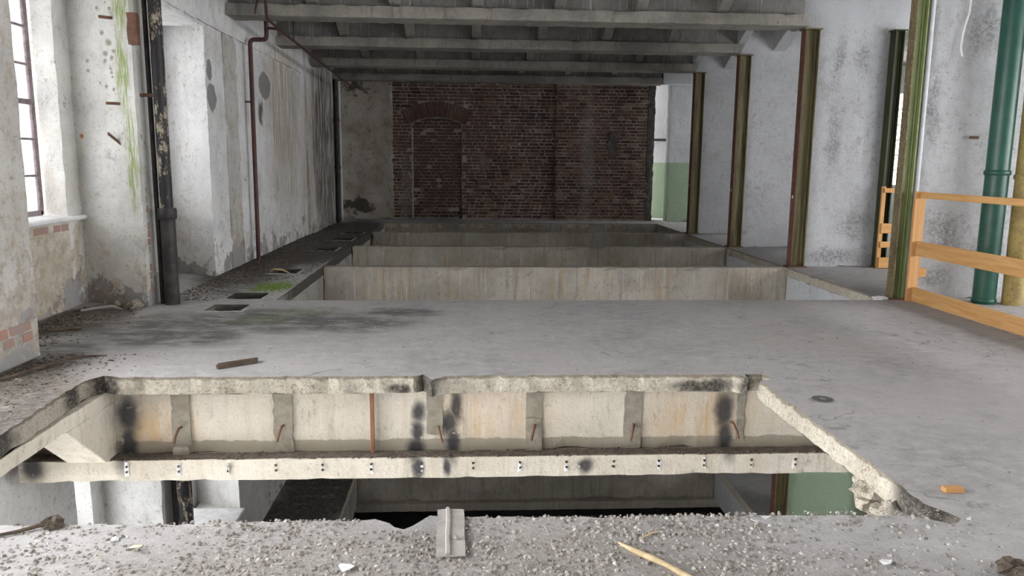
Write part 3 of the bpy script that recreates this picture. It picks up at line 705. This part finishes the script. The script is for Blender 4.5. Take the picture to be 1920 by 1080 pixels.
def window(name, lv, y0, y1, panes, label):
    w = struct(name, (OUT, (y0+y1)/2, lv+.85), label)
    z0, z1 = lv+(.845 if lv == 0 else .68), lv+2.81; x0, x1 = OUT-.05, OUT
    for q in ((y0-.02, y0+.035, z0, z1), (y1-.035, y1+.02, z0, z1)): MB().box(x0, x1, q[0], q[1], q[2], q[3]).build('frame_stile', 'frame', w, .004)
    for q in ((z0-.02, z0+.04), (z1-.04, z1)): MB().box(x0, x1, y0, y1, *q).build('frame_rail', 'frame', w, .004)
    if not panes: return w
    nc, nr = 4, 6; zs = [z0+.03+(z1-z0-.06)*j/nr for j in range(nr+1)]; ys = [y0+.03+(y1-y0-.06)*j/nc for j in range(nc+1)]
    for j in range(1, nr): h = .022 if j == 3 else .009; MB().box(x0+.012, x1-.004, y0+.03, y1-.03, zs[j]-h, zs[j]+h).build('glazing_bar', 'frame', w)
    for j in range(1, nc): MB().box(x0+.012, x1-.008, ys[j]-.009, ys[j]+.009, z0+.03, z1-.03).build('glazing_bar', 'frame', w)
    me = None
    for r in range(nr):
        for c in range(nc): MB().box(x0+.022, x0+.026, ys[c]+.009, ys[c+1]-.009, zs[r]+.009, zs[r+1]-.009).build('pane', 'glass', w)
    return w
nw = 0
for lv in (0, -S):
    for i, (a, b) in enumerate(LNICHES if lv else NICHES):
        if i < 3: continue
        nw += 1
        txt = {(0, 4): 'steel framed daylight window in the nearest left niche', (0, 5): 'daylight window of the second left niche seen edge on', (-S, 4): 'bright window of the storey below, nearer one', (-S, 5): 'bright window of the storey below, further one'}.get((lv, i))
        window('window_%d' % nw, lv, a+.04 if i else a, b-.04, i >= 4, txt)

# brackets and exposed bricks in the left wall
for px, py, kx, kz in ((207, 35, .09, 0), (222, 195, .10, 0), (222, 262, .07, -.10)):
    p = ony(px, py, 7.30); MB().add(*(lambda a, b: ([(a.x-.0, a.y, a.z-.012), (b.x, b.y, b.z-.012), (b.x, b.y, b.z+.012), (a.x, a.y, a.z+.012), (a.x, a.y+.03, a.z-.012), (b.x, b.y+.03, b.z-.012), (b.x, b.y+.03, b.z+.012), (a.x, a.y+.03, a.z+.012)],
        [(0, 1, 2, 3), (4, 7, 6, 5), (0, 4, 5, 1), (1, 5, 6, 2), (2, 6, 7, 3), (3, 7, 4, 0)]))(Vector((p.x-kx*.6, 7.19, p.z+abs(kz)*.5)), Vector((p.x+kx*.6, 7.27, p.z+kz*.5)))).build('iron_bracket', 'rust', WL)
ob = random.Random(4)
brick_me = {}
def brick_mesh(w, d, h, seed, mat='brick'):
    key = (round(w, 2), round(d, 2), round(h, 3), seed)
    if key in brick_me: return brick_me[key]
    rr = random.Random(str(key)); m = MB(); j = lambda: rr.uniform(-.0045, .0045)
    c = .007
    vs = []
    for sy, ins in ((-d/2, c), (-d/2+c, 0), (d/2, 0)):
        for sx, sz in ((-1, -1), (1, -1), (1, 1), (-1, 1)): vs.append((sx*(w/2-ins)+j(), sy+j()*.6, sz*(h/2-ins)+j()))
    fs = [(0, 1, 2, 3)]+[(b+i, b+4+i, b+4+(i+1) % 4, b+(i+1) % 4)[::-1] for b in (0, 4) for i in range(4)]
    me = bpy.data.meshes.new('brick'); me.from_pydata(vs, [], fs); me.materials.append(M[mat]); me.update(); brick_me[key] = me; return me
pink = m_simple('exposed_pink_brick', (.42, .22, .17), (.33, .25, .22), 10, .95, bump=.7); M['pink'] = pink
for q in range(13):
    z = .12+q*.078; w = (.07, .05, .085)[q % 3]; me = brick_mesh(w, .10, .064, q % 4, 'pink')
    o = link('brick', me, WL); o.matrix_parent_inverse = Matrix(); o.location = (-.004-w/2+ob.uniform(-.006, .004), 7.262+w*.18, z); o.rotation_euler = (0, 0, -.27)
for q, y in enumerate((6.72, 6.98, 7.11)):
    me = brick_mesh(.12 if q else .23, .10, .065, q % 3, 'pink'); o = link('brick', me, WL); o.matrix_parent_inverse = Matrix()
    o.rotation_euler = (0, 0, math.pi/2); o.location = (BK-XL-.045, y, .735)
for q in range(5):
    me = brick_mesh(.25 if q < 2 else .12, .10, .065, q % 3, 'pink'); o = link('brick', me, WL); o.matrix_parent_inverse = Matrix()
    o.rotation_euler = (0, 0, math.pi/2); o.location = (-.044, (4.9, 5.16, 4.84, 5.02, 5.24)[q], .235 if q < 2 else .16)

# ------------------------------------------------------------------ far wall of brick
FY = 18.42
WF = struct('wall_far', (0, FY, 0), 'dark red brick end wall with a bricked up arched doorway')
MB().box(-3.4, 4.28, FY+.14, FY+.6, 0, 3.65).build('wall_core', 'mortar', WF)
DX0, DX1, CX = -1.34, -.21, -.775
PX = 2.02; PF = .13
def arch_z(x, r, cz=1.08): return cz+math.sqrt(max(0, r*r-(x-CX)**2))
# mortar body with the arched recess left open
def xz_prism(pts, y0, y1):
    n = len(pts); m = MB(); vs = [(x, y0, z) for x, z in pts]+[(x, y1, z) for x, z in pts]
    a = sum(pts[i][0]*pts[(i+1) % n][1]-pts[(i+1) % n][0]*pts[i][1] for i in range(n))
    fs = [tuple(range(n)), tuple(range(n, 2*n))[::-1]]+[(i, n+i, n+(i+1) % n, (i+1) % n) for i in range(n)]
    if a < 0: fs = [f[::-1] for f in fs]
    return m.add(vs, fs)
xz_prism([(-1.9, 0), (DX0-.02, 0), (DX0-.02, 2.15)]+[(x, arch_z(x, 1.27)) for x in [DX0-.02+(DX1-DX0+.04)*i/14 for i in range(15)]]+[(DX1+.02, 2.15), (DX1+.02, 0), (PX, 0), (PX, 3.65), (-1.9, 3.65)], FY, FY+.15).build('mortar_bed', 'mortar', WF)
MB().box(PX, 4.2, FY-PF, FY+.15, 0, 3.65).build('mortar_bed', 'mortar', WF)
gbox('toothed_edge', (4.14, 4.31, FY-PF-.04, FY+.5, 0, 3.6), 'old_mortar', WF, .05, .012, .05)
gbox('plaster_coat', (-3.2, -1.80, FY-.055, FY+.1, 0, 3.6), 'farplaster', WF, .06, .02, .05, freq=4)
gbox('jamb_render', (DX0-.035, DX0+.004, FY-.02, FY+.14, 0.02, 2.12), 'farplaster', WF, .05, .008, .02)
gbox('grey_patch', (3.22, 3.44, FY-PF-.036, FY-PF, 1.45, 2.05), 'old_mortar', WF, .04, .006, .09, nochip=(1,))
rb = random.Random(21); H = .077; cand = []
def add_brick(x, yf, z, w, h=.059, rot=0.0, force=False): cand.append((x, yf, z, w, h, rot, force))
def course(x0, x1, z, yf, jag=0.0, off=0):
    x = x0-rb.uniform(0, jag)-(.06 if off else 0)
    hd = off
    while x < x1-.03:
        w = .118 if (rb.random() < .45) else .24
        w = min(w, x1-x)
        if w > .035:
            cx = x+w/2
            yield cx, w-.017
        x += w
for r in range(42):
    z = .03+H*(r+.5)
    if z > 3.2: break
    zone = []
    for cx, w in course(-1.84+rb.uniform(-.05, .08), PX, z, FY, .0, r % 2):
        if DX0-.02 < cx+w/2 and cx-w/2 < DX1+.02 and z < 2.2:
            if cx < DX0-.02: w2 = DX0-.02-(cx-w/2); cx, w = cx-w/2+w2/2, w2
            elif cx > DX1+.02: w2 = cx+w/2-(DX1+.02); cx, w = cx+w/2-w2/2, w2
            else: continue
            if w < .05: continue
        d = math.hypot(cx-CX, z-1.08)
        if abs(cx-CX) < .82 and 1.2 < d < 1.66 and z > 2.1 and abs(math.atan2(cx-CX, z-1.08)) < .54: continue
        if abs(cx-CX) < .66 and z > 2.1 and d < 1.28: continue
        add_brick(cx, FY-.002-rb.random()*.014, z, w)
    for cx, w in course(PX, 4.18, z, FY, 0, r % 2): add_brick(cx, FY-PF-.004-rb.random()*.018, z, w)
    for cx, w in course(DX0, DX1, z, FY, 0, r % 2):
        if z < 2.33 and rb.random() > .06: add_brick(cx, FY+.132-rb.random()*.015, z, w)
nV = 21
for i in range(nV):
    a = -.52+1.04*i/(nV-1); rm = 1.46
    add_brick(CX+rm*math.sin(a), FY-.022-rb.random()*.012, 1.08+rm*math.cos(a), .062, .34, a, True)
cand.sort(key=lambda q: (not q[6], abs(q[0]-(-.6))*.6+abs(q[2]-1.9)*.5))
rest = MB()
for i, (x, yf, z, w, h, rot, force) in enumerate(cand):
    me = brick_mesh(round(w, 2), .11, h, rb.randrange(5))
    if i < 300:
        o = link('brick', me, WF); o.matrix_parent_inverse = Matrix(); o.location = (x, yf+.055-FY, z); o.rotation_euler = (rb.uniform(-.02, .02), rot, rb.uniform(-.03, .03))
    else:
        mt = Matrix.Rotation(rb.uniform(-.03, .03), 3, 'Z')
        rest.add([mt @ v.co+Vector((x, yf+.055, z)) for v in me.vertices], [tuple(p.vertices) for p in me.polygons])
rest.build('brickwork', 'brick', WF, kind='stuff')
# wall beyond the brick wall, to the right
gbox('wall_far_right', (4.30, XR+.3, 19.2, YE, 0, 3.65), 'pier_dado', None, .4, .004, 0, kind='structure', label='white wall with green dado behind the brick wall end')
MB().tube([(4.34, 19.12, 1.92), (5.4, 19.12, 1.92)], .03, 10).build('wall_pipe', 'pipe_dark', None, label='short dark pipe on the white wall beside the brick wall end', category='pipe')

# ------------------------------------------------------------------ right hand piers
PL = ['grey smudged white plaster pier behind the wooden railing and green pipe', 'broad white plaster pier right of the nearest rust brown column', 'white plaster pier between the two middle rust brown columns', 'white plaster pier behind the third rust brown column', 'white pier with pale green lower half beside the brick wall end']
PY = {0: 7.62, 1: 10.10, 2: 12.54, 3: 15.0, 4: 18.0}
for k in range(5):
    y = PY[k]; x0, x1 = (4.50, 5.9) if k == 0 else (4.46, 5.46) if k < 4 else (4.60, 5.6)
    gbox('wall_pier' if k < 4 else 'wall_pier_end', (x0, x1, y, y+.32, 0, 3.645), 'pier' if k < 4 else 'pier_dado', None, .06, .007, .012, kind='structure', label=PL[k])
for k, lab in ((0, 'lower pier hidden under the slab'), (1, 'pale green pier of the storey below'), (2, 'further green pier of the storey below')):
    y = PY[k]; gbox('wall_pier_lower', (4.46, 5.6, y, y+.32, -S, -.115), 'pier_low', None, .1, .007, .012, kind='structure', label=lab)
# outer right wall with windows and added fill openings, back wall, lower right wall
for lv in (0, -S):
    wr = struct('wall_right' if lv == 0 else 'wall_right_lower', (XR, 0, lv))
    top = lv+3.648 if lv == 0 else -.112
    MB().box(XR, XR+.3, YB, YE, lv, lv+.9).build('parapet', 'white_conc', wr)
    MB().box(XR, XR+.3, YB, YE, lv+3.0, top).build('lintel', 'white_conc', wr)
    RW = RWIN_AND_FILL if lv == 0 else RWIN_AND_FILL[4:5]
    ys = [YB]+[v for ab in RW for v in ab]+[YE]
    for i in range(0, len(ys), 2): MB().box(XR, XR+.3, ys[i], ys[i+1], lv+.9, lv+3.0).build('pier', 'white_conc', wr)
    for i, (a, b) in enumerate(RW):
        if i < 5: continue
        m = MB()
        for j in range(1, 4): m.box(XR+.1, XR+.14, a+(b-a)*j/4-.012, a+(b-a)*j/4+.012, lv+.9, lv+3.0)
        for j in range(1, 6): m.box(XR+.1, XR+.14, a, b, lv+.9+2.1*j/6-.012, lv+.9+2.1*j/6+.012)
        m.build('glazing_grid', 'frame', wr)
    MB().box(-4.0, XR+.3, YB-.3, YB, lv, top).build('wall_back' if lv == 0 else 'wall_back_lower', 'white_conc', None, kind='structure')
MB().box(-4.0, XR+.3, YE-.1, YE+.2, -S, -.112).build('wall_far_lower', 'beam', None, kind='structure')

for nm, ex in (('wall_left_bottom', (-4.0, -3.0, YB, YE)), ('wall_right_bottom', (XR, XR+.3, YB, YE)), ('wall_back_bottom', (-4.0, XR+.3, YB-.3, YB)), ('wall_far_bottom', (-4.0, XR+.3, YE-.1, YE+.2))):
    MB().box(*ex, -2*S, -S-.112).build(nm, 'ceil', None, kind='structure')
# ------------------------------------------------------------------ steel columns
def column(x0, x1, y0, w, z0, z1, mf, mw, label, dot=True, low=False):
    t = thing('steel_column', ((x0+x1)/2, y0+w/2, z0), label, 'column', 'steel columns')
    tf = .014; m = y0+w/2
    MB().box(x0, x0+tf, y0, y0+w, z0, z1).build('flange', mf, t, .003)
    MB().box(x1-tf, x1, y0, y0+w, z0, z1).build('flange', mw, t, .003)
    MB().box(x0+tf, x1-tf, m-.006, m+.006, z0, z1).build('web', mw, t)
    for sx in (x0+tf+.012, x1-tf-.012): MB().tube([(sx, m-.012, z0+.01), (sx, m-.012, z1)], .012, 8).build('root_fillet', mw, t)
    MB().box(x0-.03, x1+.03, y0-.03, y0+w+.03, z0, z0+.015).build('base_plate', 'rust', t)
    MB().box(x0-.02, x1+.02, y0-.02, y0+w+.02, z1-.015, z1).build('cap_plate', mw, t)
    if dot: MB().tube([(x0-.004, y0+w*.5, z0+.93), (x0+.002, y0+w*.5, z0+.93)], .022, 12).build('hole_light_disc', 'white', t)  # white disc stands in for light seen through a flange hole
    return t
column(4.25, 4.44, 9.99, .14, 0, 3.06, 'rust', 'olive', 'nearest rust brown steel column right of the far opening')
column(4.25, 4.44, 12.43, .14, 0, 3.06, 'rust', 'olive', 'second rust brown steel column, standing between two white piers')
column(4.25, 4.44, 14.88, .14, 0, 3.06, 'rust', 'olive', 'furthest rust brown steel column, closest to the brick wall')
column(4.29, 4.41, 7.55, .12, 0, 3.645, 'peel_steel', 'green_steel', 'pale green steel column with peeling brown flange behind the railing post', dot=False)
column(5.405, 5.53, 9.95, .14, 0, 3.06, 'dark_green', 'dark_green', 'dark green steel column at the far edge of the white pier', dot=False)
column(4.25, 4.44, 9.99, .14, -S, -.70, 'rust', 'olive', 'brown steel column of the storey below beside the green pier', dot=False)
column(5.62, 5.80, 9.95, .14, -S, -.72, 'olive', 'dark_green', 'olive steel column of the storey below at the right end of the green pier', dot=False)

# ------------------------------------------------------------------ pipes
def pipe(name, path, r, mat, label, cat='pipe', n=18):
    t = thing(name, path[0], label, cat); MB().tube(path, r, n).build('pipe_run', mat, t); return t
def collar(t, c, r, h, mat, axis=2):
    a = Vector(c); d = Vector((0, 0, h)) if axis == 2 else Vector((0, h, 0))
    MB().tube([a-d*.5, a-d*.35, a+d*.35, a+d*.5], [r*.93, r, r, r*.93], 18).build('collar', mat, t)
t = thing('drainpipe', (-2.80, 7.33, 0), 'blackened iron drainpipe with peeling paint on the left wall pier', 'pipe')
MB().tube([(-2.80, 7.33, 0), (-2.80, 7.33, .86)], .066, 20).build('lower_pipe', 'pipe_dark', t)
MB().tube([(-2.80, 7.33, .84), (-2.80, 7.33, 3.64)], .056, 20).build('upper_pipe', 'pipe_black', t)
collar(t, (-2.80, 7.33, .85), .084, .10, 'pipe_dark')
for z in (1.9, 2.75): MB().box(-2.97, -2.80, 7.31, 7.35, z, z+.03).build('pipe_clamp', 'rust', t)
MB().tube([(-2.90, 7.36, .0), (-2.90, 7.36, 3.64)], .022, 10).build('side_conduit', 'pipe_dark', t)
gbox('rust_bracket', (-2.985, -2.90, 7.17, 7.24, 2.33, 2.60), 'rust', t, .03, .006, .01)
t = thing('drainpipe_lower', (-2.80, 7.33, -S), 'dark drainpipe of the storey below seen under the beam', 'pipe')
MB().tube([(-2.80, 7.33, -S), (-2.80, 7.33, -.115)], .07, 18).build('pipe_run', 'pipe_black', t)
MB().tube([(-2.91, 7.40, -S), (-2.91, 7.40, -.115)], .04, 12).build('side_conduit', 'pipe_dark', t)

def elbow(a, b, c, r, k=5):
    a, b, c = Vector(a), Vector(b), Vector(c); p = b+(a-b).normalized()*r; q = b+(c-b).normalized()*r
    return [tuple(p.lerp(b, i/k).lerp(b.lerp(q, i/k), i/k)) for i in range(k+1)]
A = [(-2.87, 10.6, 0), (-2.86, 10.6, 2.89), (-2.645, 10.6, 2.89), (-2.645, 10.6, 3.25), (-2.645, 10.6, 3.6)]
path = [A[0]]+elbow(A[0], A[1], A[2], .06)+elbow(A[1], A[2], A[3], .06)+[A[4]]
t = pipe('heating_pipe', path, .028, 'pipe_red', 'red brown riser pipe with two bends on the left wall', n=14)
MB().tube([(-2.955, 10.6, 2.1), (-2.86, 10.6, 2.1)], .012, 8).build('bracket', 'pipe_red', t)
MB().tube([(-2.64, 10.6, 3.04), (-2.44, 10.6, 3.02)], .018, 10).build('branch', 'pipe_red', t)
t = pipe('ceiling_pipe', [(-2.40, 9.68, 3.64), (-2.41, 9.68, 3.14), (-2.43, 9.78, 3.02), (-2.45, 10.6, 3.0), (-2.45, 13.0, 2.94), (-2.45, 16.6, 2.86)], .019, 'pipe_red', 'thin reddish pipe running below the ceiling beams along the left wall', n=12)
for y, z in ((11.3, 2.985), (15.2, 2.89)): MB().tube([(-2.45, y, z), (-2.45, y, 3.64)], .008, 8).build('hanger', 'pipe_dark', t)
MB().tube([(-2.50, 9.74, 3.3), (-2.56, 9.74, 3.06)], .012, 8).build('stub', 'pipe_red', t)
t = pipe('corner_drainpipe', [(-2.86, 17.1, 0), (-2.86, 17.1, 3.05)], .055, 'pipe_dark', 'black drainpipe in the far left corner beside the brick wall')
for z in (.08, 1.2, 2.2): collar(t, (-2.86, 17.1, z), .066, .08, 'pipe_dark')
t = pipe('green_pipe', [(5.13, 7.36, 0), (5.13, 7.36, 3.64)], .105, 'pipe_green', 'thick dark green painted pipe standing before the white pier', n=24)
collar(t, (5.13, 7.36, 1.29), .118, .05, 'pipe_green'); collar(t, (5.13, 7.36, .03), .112, .05, 'pipe_green')
t = pipe('yellow_pipe', [(5.37, 7.28, 0), (5.37, 7.28, 3.64)], .095, 'pipe_yellow', 'rusty yellow pipe at the right edge behind the railing', n=24)
collar(t, (5.37, 7.28, 1.25), .106, .05, 'pipe_yellow')
pipe('conduit', [(4.47, 7.59, 0.02), (4.47, 7.59, 3.6)], .021, 'conduit', 'pale straight conduit between the green column and white pier', n=10)
q = [ony(1822, -10, 7.58), ony(1818, 22, 7.58), ony(1806, 60, 7.57), ony(1801, 90, 7.56), ony(1804, 106, 7.55)]
m = MB(); m.tube([tuple(v) for v in q], .009, 8); m.build('hanging_cable', 'white', None, label='white cable end hanging down the smudged white pier', category='cable')
m = MB(); p = ony(1825, 258, 7.615); gbox('rusty_slot', (p.x-.045, p.x+.045, 7.598, 7.618, p.z-.014, p.z+.014), 'rust', None, .01, .001, .004, label='small rusty iron strip set in the smudged white pier', category='iron strip')

# ------------------------------------------------------------------ railings
def railing(loc, label):
    return thing('wooden_railing', loc, label, 'railing', 'pine safety railings')
t = railing((4.43, 6.0, 0), 'fresh pine safety railing in front of the green pipe')
MB().box(4.395, 4.50, 7.462, 7.50, 0, 1.10).build('post', 'wood_z', t, .003)
MB().box(4.44, 4.462, 3.6, 7.46, 1.035, 1.095).build('top_rail', 'wood_y', t, .003)
MB().box(4.44, 4.465, 3.6, 7.46, .465, .61).build('middle_board', 'wood_y', t, .003)
MB().box(4.44, 4.465, 3.6, 7.46, .005, .145).build('toe_board', 'wood_y', t, .003)
MB().box(4.47, 4.60, 7.503, 7.53, .24, .33).build('block', 'wood_x', t, .003)
MB().box(4.395, 4.50, 3.62, 3.66, 0, 1.10).build('post', 'wood_z', t, .003)
t = railing((6.0, 9.95, 0), 'pine railing glimpsed between the white pier and green column')
MB().box(5.375, 5.425, 9.90, 9.935, 0, 1.08).build('post', 'wood_z', t, .003)
for z0, z1 in ((1.0, 1.06), (.47, .60), (.28, .36), (.01, .15)): MB().box(5.39, 7.4, 9.875, 9.90, z0, z1).build('board', 'wood_x', t, .003)
MB().box(7.3, 7.38, 9.93, 9.965, 0, 1.08).build('post', 'wood_z', t, .003)

# ------------------------------------------------------------------ loose things on the floor
def quad_plate(name, pts, th, mat, label, cat, z=.002, lift=None):
    n = len(pts); lift = lift or [0]*n
    vs = [(p[0], p[1], z+lift[i]) for i, p in enumerate(pts)]+[(p[0], p[1], z+th+lift[i]) for i, p in enumerate(pts)]
    a = sum(pts[i][0]*pts[(i+1) % n][1]-pts[(i+1) % n][0]*pts[i][1] for i in range(n))
    fs = [tuple(range(n))[::-1], tuple(range(n, 2*n))]+[(i, (i+1) % n, n+(i+1) % n, n+i) for i in range(n)]
    if a < 0: fs = [f[::-1] for f in fs]
    return MB().add(vs, fs).build(name, mat, None, label=label, category=cat)
# folded grey board lying across the near edge
t = thing('grey_board', (-.07, 2.66, .0), 'grey folded sheet offcut lying over the broken near edge', 'board')
vs = []; fs = []; K = 12
prof = [(-.052, .008), (-.02, .010), (-.016, .018), (-.008, .018), (-.004, .010), (.05, .008), (.05, .004), (-.052, .004)]
for k in range(K+1):
    y = 2.48+.36*k/K
    for (x, z) in prof: vs.append((-.07+x+.001*math.sin(k*.9)+(y-2.66)*-.02, y, z+.006+.0007*math.sin(k*1.7+x*40)))
n = len(prof)
for k in range(K):
    for i in range(n): fs.append((k*n+i, (k+1)*n+i, (k+1)*n+(i+1) % n, k*n+(i+1) % n))
fs += [tuple(range(n)), tuple(range(K*n, K*n+n))[::-1]]
MB().add(vs, fs).build('sheet', 'wood_grey', t)
MB().chip((-.05, 2.60, .018), .012, 1.0, random.Random(2)).build('grit', 'rubble', t)
def stick(name, P, R, mat, label, cat='stick', n=8):
    m = MB(); m.tube(P, R, n); return m.build(name, mat, None, label=label, category=cat)
stick('wood_splinter', [(.53, 2.565, .008), (.57, 2.50, .012), (.62, 2.44, .014), (.66, 2.40, .012), (.72, 2.31, .010), (.80, 2.22, .008)], [.004, .010, .012, .009, .012, .004], 'wood_pale', 'pale split wooden stick on the rubble at the bottom edge')
stick('wood_splinter', [(.62, 2.60, .006), (.66, 2.625, .010), (.70, 2.65, .006)], [.002, .004, .002], 'wood_pale', 'tiny pale twig on the rubble beyond the split stick')
gbox('wood_block', (1.985, 2.065, 2.95, 2.985, .001, .021), 'wood_x', None, .03, .0005, .001, label='small orange wooden block lying on the right floor', category='block')
t = thing('steel_disc', (2.05, 4.24, 0), 'flat dark round steel disc lying on the right floor', 'disc')
MB().tube([(2.05, 4.24, .001), (2.05, 4.24, .007)], .058, 28).build('plate', 'steel', t)
MB().tube([(2.05, 4.24, .006), (2.05, 4.24, .009)], .015, 14).build('hub', 'rubble', t)
t = thing('board_offcut', (-1.55, 5.07, 0), 'short dark grooved board offcut near the front floor edge', 'board')
for dy, r in ((0, .018), (.035, .016)):
    a = Vector((-1.65, 4.985+dy, .018)); b = Vector((-1.44, 5.14+dy, .02)); d = (b-a).normalized(); w = Vector((-d.y, d.x, 0))*r
    vs = [a-w-Vector((0, 0, .016)), b-w-Vector((0, 0, .016)), b+w-Vector((0, 0, .016)), a+w-Vector((0, 0, .016)), a-w+Vector((0, 0, .01)), b-w+Vector((0, 0, .012)), b+w+Vector((0, 0, .008)), a+w+Vector((0, 0, .01))]
    MB().add(vs, [(0, 3, 2, 1), (4, 5, 6, 7), (0, 1, 5, 4), (1, 2, 6, 5), (2, 3, 7, 6), (3, 0, 4, 7)]).build('strip', 'wood_dark', t, .003)
def paper(px, py, w, mat, label, seed):
    p = onz(px, py); rr = random.Random(seed); pts = []
    for k in range(6):
        a = k*math.pi/3+rr.uniform(-.3, .3); q = w*rr.uniform(.5, 1.05); pts.append((p.x+q*math.cos(a)*1.4, p.y+q*math.sin(a)))
    quad_plate('paper_scrap', pts, .0015, mat, label, 'paper', .006, [rr.uniform(0, .016) for _ in pts])
paper(1437, 976, .016, 'paper', 'white paper scrap nearest the green pier, right of its twin', 1)
paper(1414, 984, .014, 'paper', 'white paper scrap left of a larger one near the floor edge', 2)
paper(255, 1033, .022, 'paper_y', 'yellowed paper scrap on the near rubble, larger one', 3)
paper(190, 1048, .012, 'paper_y', 'small yellowed scrap left of the larger yellow one', 4)
paper(648, 1070, .024, 'paper', 'crumpled white flake at the bottom edge left of the grey board', 5)
paper(1660, 1060, .018, 'paper', 'pale flake on the right part of the near rubble', 6)
def lump(name, c, r, mat, label, cat, seed=0, sq=.6):
    me = bpy.data.meshes.new(name); bm = bmesh.new(); bmesh.ops.create_icosphere(bm, subdivisions=3, radius=r)
    for v in bm.verts:
        v.co += noise.noise_vector(v.co*(2.2/r)+Vector((seed, seed*2, 0)))*r*.55; v.co.z = max(v.co.z*sq, -r*.35)
    for v in bm.verts: v.co += Vector((c[0], c[1], c[2]+r*.35))
    bm.to_mesh(me); bm.free(); me.materials.append(M[mat]); return link(name, me, None, label=label, category=cat)
lump('pebble', (-1.27, 2.66, 0), .013, 'paper', 'white pebble lying on the near left floor', 'pebble', 1)
lump('dirt_clump', (-1.545, 2.775, 0), .035, 'litter', 'dark root clump at the left end of the near edge', 'clump', 2, .8)
stick('root', [(-1.56, 2.775, .015), (-1.64, 2.72, .010), (-1.74, 2.68, .006), (-1.82, 2.66, .004)], [.009, .007, .005, .003], 'wood_dark', 'thin dark root trailing left from the dark clump', 'root')
lump('dark_clump', (1.83, 2.315, 0), .05, 'litter', 'dark clump in the bottom right corner', 'clump', 4, .6)
stick('branch', [(-2.95, 4.55, .01), (-2.80, 4.85, .018), (-2.74, 5.05, .022), (-2.70, 5.22, .02), (-2.60, 5.30, .012), (-2.50, 5.33, .008)], [.006, .011, .013, .012, .008, .003], 'wood_dark', 'crooked dark branch at the foot of the left wall', 'branch')
stick('branch', [(-3.32, 6.10, .01), (-3.2, 6.17, .012), (-3.08, 6.18, .01)], [.006, .012, .005], 'wood_dark', 'short dark stick below the window niche', 'branch')
stick('branch', [(-3.45, 6.93, .015), (-3.32, 6.99, .03), (-3.22, 7.02, .035), (-3.12, 6.98, .02)], [.010, .014, .016, .006], 'rubble', 'pale twisted debris strip against the plaster pier', 'debris')
lump('brick_lump', (-3.06, 7.13, 0), .07, 'scar', 'grey mortar lump at the foot of the pier', 'rubble', 7, .7)
lump('brick_lump', (-3.24, 7.18, 0), .045, 'scar', 'smaller dark mortar lump behind the twisted strip', 'rubble', 9, .8)
lump('broken_concrete', (4.20, 7.60, -.02), .07, 'paper', 'white crumbled concrete at the foot of the green column', 'rubble', 12, .35)
stick('hose', [(-2.42, 9.42, .01), (-2.36, 9.36, .05), (-2.25, 9.32, .05), (-2.15, 9.28, .01)], [.008, .014, .014, .006], 'wood_pale', 'pale curved strip lying over a square floor hole', 'strip')

# scattered grit: nobody could count it
rr = random.Random(99); mb = MB(); n = 0
while n < 15000:
    x, y = rr.uniform(-1.9, 1.95), rr.uniform(2.15, 2.80)
    d = 1.0 if -1.0 < x < 1.1 else .45
    if x > 1.2: d = .45-(x-1.2)*.35
    d *= .35+.9*max(0, .5+noise.noise(Vector((x*2.5, y*5, 3))))
    if rr.random() > d: continue
    if -.42 < x < -.12 and y > 2.70: continue
    r = .0018+.0095*rr.random()**3.4
    mb.chip((x, y, -.001), r, .8, rr); n += 1
mb.build('rubble', 'rubble', None, kind='stuff', label='grey concrete rubble and grit covering the near floor', category='rubble')
mb = MB()
for i in range(1500):
    x, y = rr.uniform(-2.2, 4.4), rr.uniform(4.85, 7.5)
    mb.chip((x, y, -.001), .002+.007*rr.random()**4, .8, rr)
for i in range(900):
    x, y = rr.uniform(1.95, 4.4), rr.uniform(2.3, 5.2); mb.chip((x, y, -.001), .002+.005*rr.random()**4, .8, rr)
mb.build('floor_grit', 'rubble', None, kind='stuff', label='sparse grit strewn over the middle floor', category='grit')
mb = MB(); n = 0
inhole = lambda x, y: any(a-.03 < x < b+.03 and c-.03 < y < d+.03 for a, b, c, d in SQ)
while n < 16000:
    u = rr.random()
    if u < .5: x, y = rr.uniform(-2.93, -1.93), rr.uniform(8.6, 17.2)
    elif u < .75: x, y = XL+.03+abs(rr.gauss(0, .22)), rr.uniform(7.5, 12)
    elif u < .9: y = rr.uniform(5.55, 7.15); x = BK+.1+abs(rr.gauss(0, .22))
    else: x, y = XL+.03+abs(rr.gauss(0, .3)), rr.uniform(3.2, 5.4)
    if x > -1.95 or inhole(x, y) or ((x+2.1)**2/.12+(y-8.35)**2/.25 < 1): continue
    if u < .5 and noise.noise(Vector((x*3, y*1.5, 8))) < -.25: continue
    if u >= .9 and x > NXL-.15 and y < 4.9: continue
    if any((x-p)**2+(y-q)**2 < r*r for p, q, r in ((-3.06, 7.13, .1), (-3.24, 7.18, .08), (-2.87, 10.6, .06), (-2.86, 17.1, .1), (-3.2, 6.15, .14), (-3.28, 6.98, .17))): continue
    mb.chip((x, y, -.001), .003+.012*rr.random()**2.2, .5, rr); n += 1
mb.build('leaf_litter', 'litter', None, kind='stuff', label='dark leaf litter and debris along the left wall', category='litter')
mb = MB()
for i in range(900):
    x, y = -2.1+rr.gauss(0, .13), 8.35+rr.gauss(0, .2)
    if inhole(x, y) or x > OX0-.02: continue
    mb.chip((x, y, -.001), .006+.012*rr.random(), .25, rr)
mb.build('moss', 'moss', None, kind='stuff', label='bright green moss patch beside the square floor holes', category='moss')
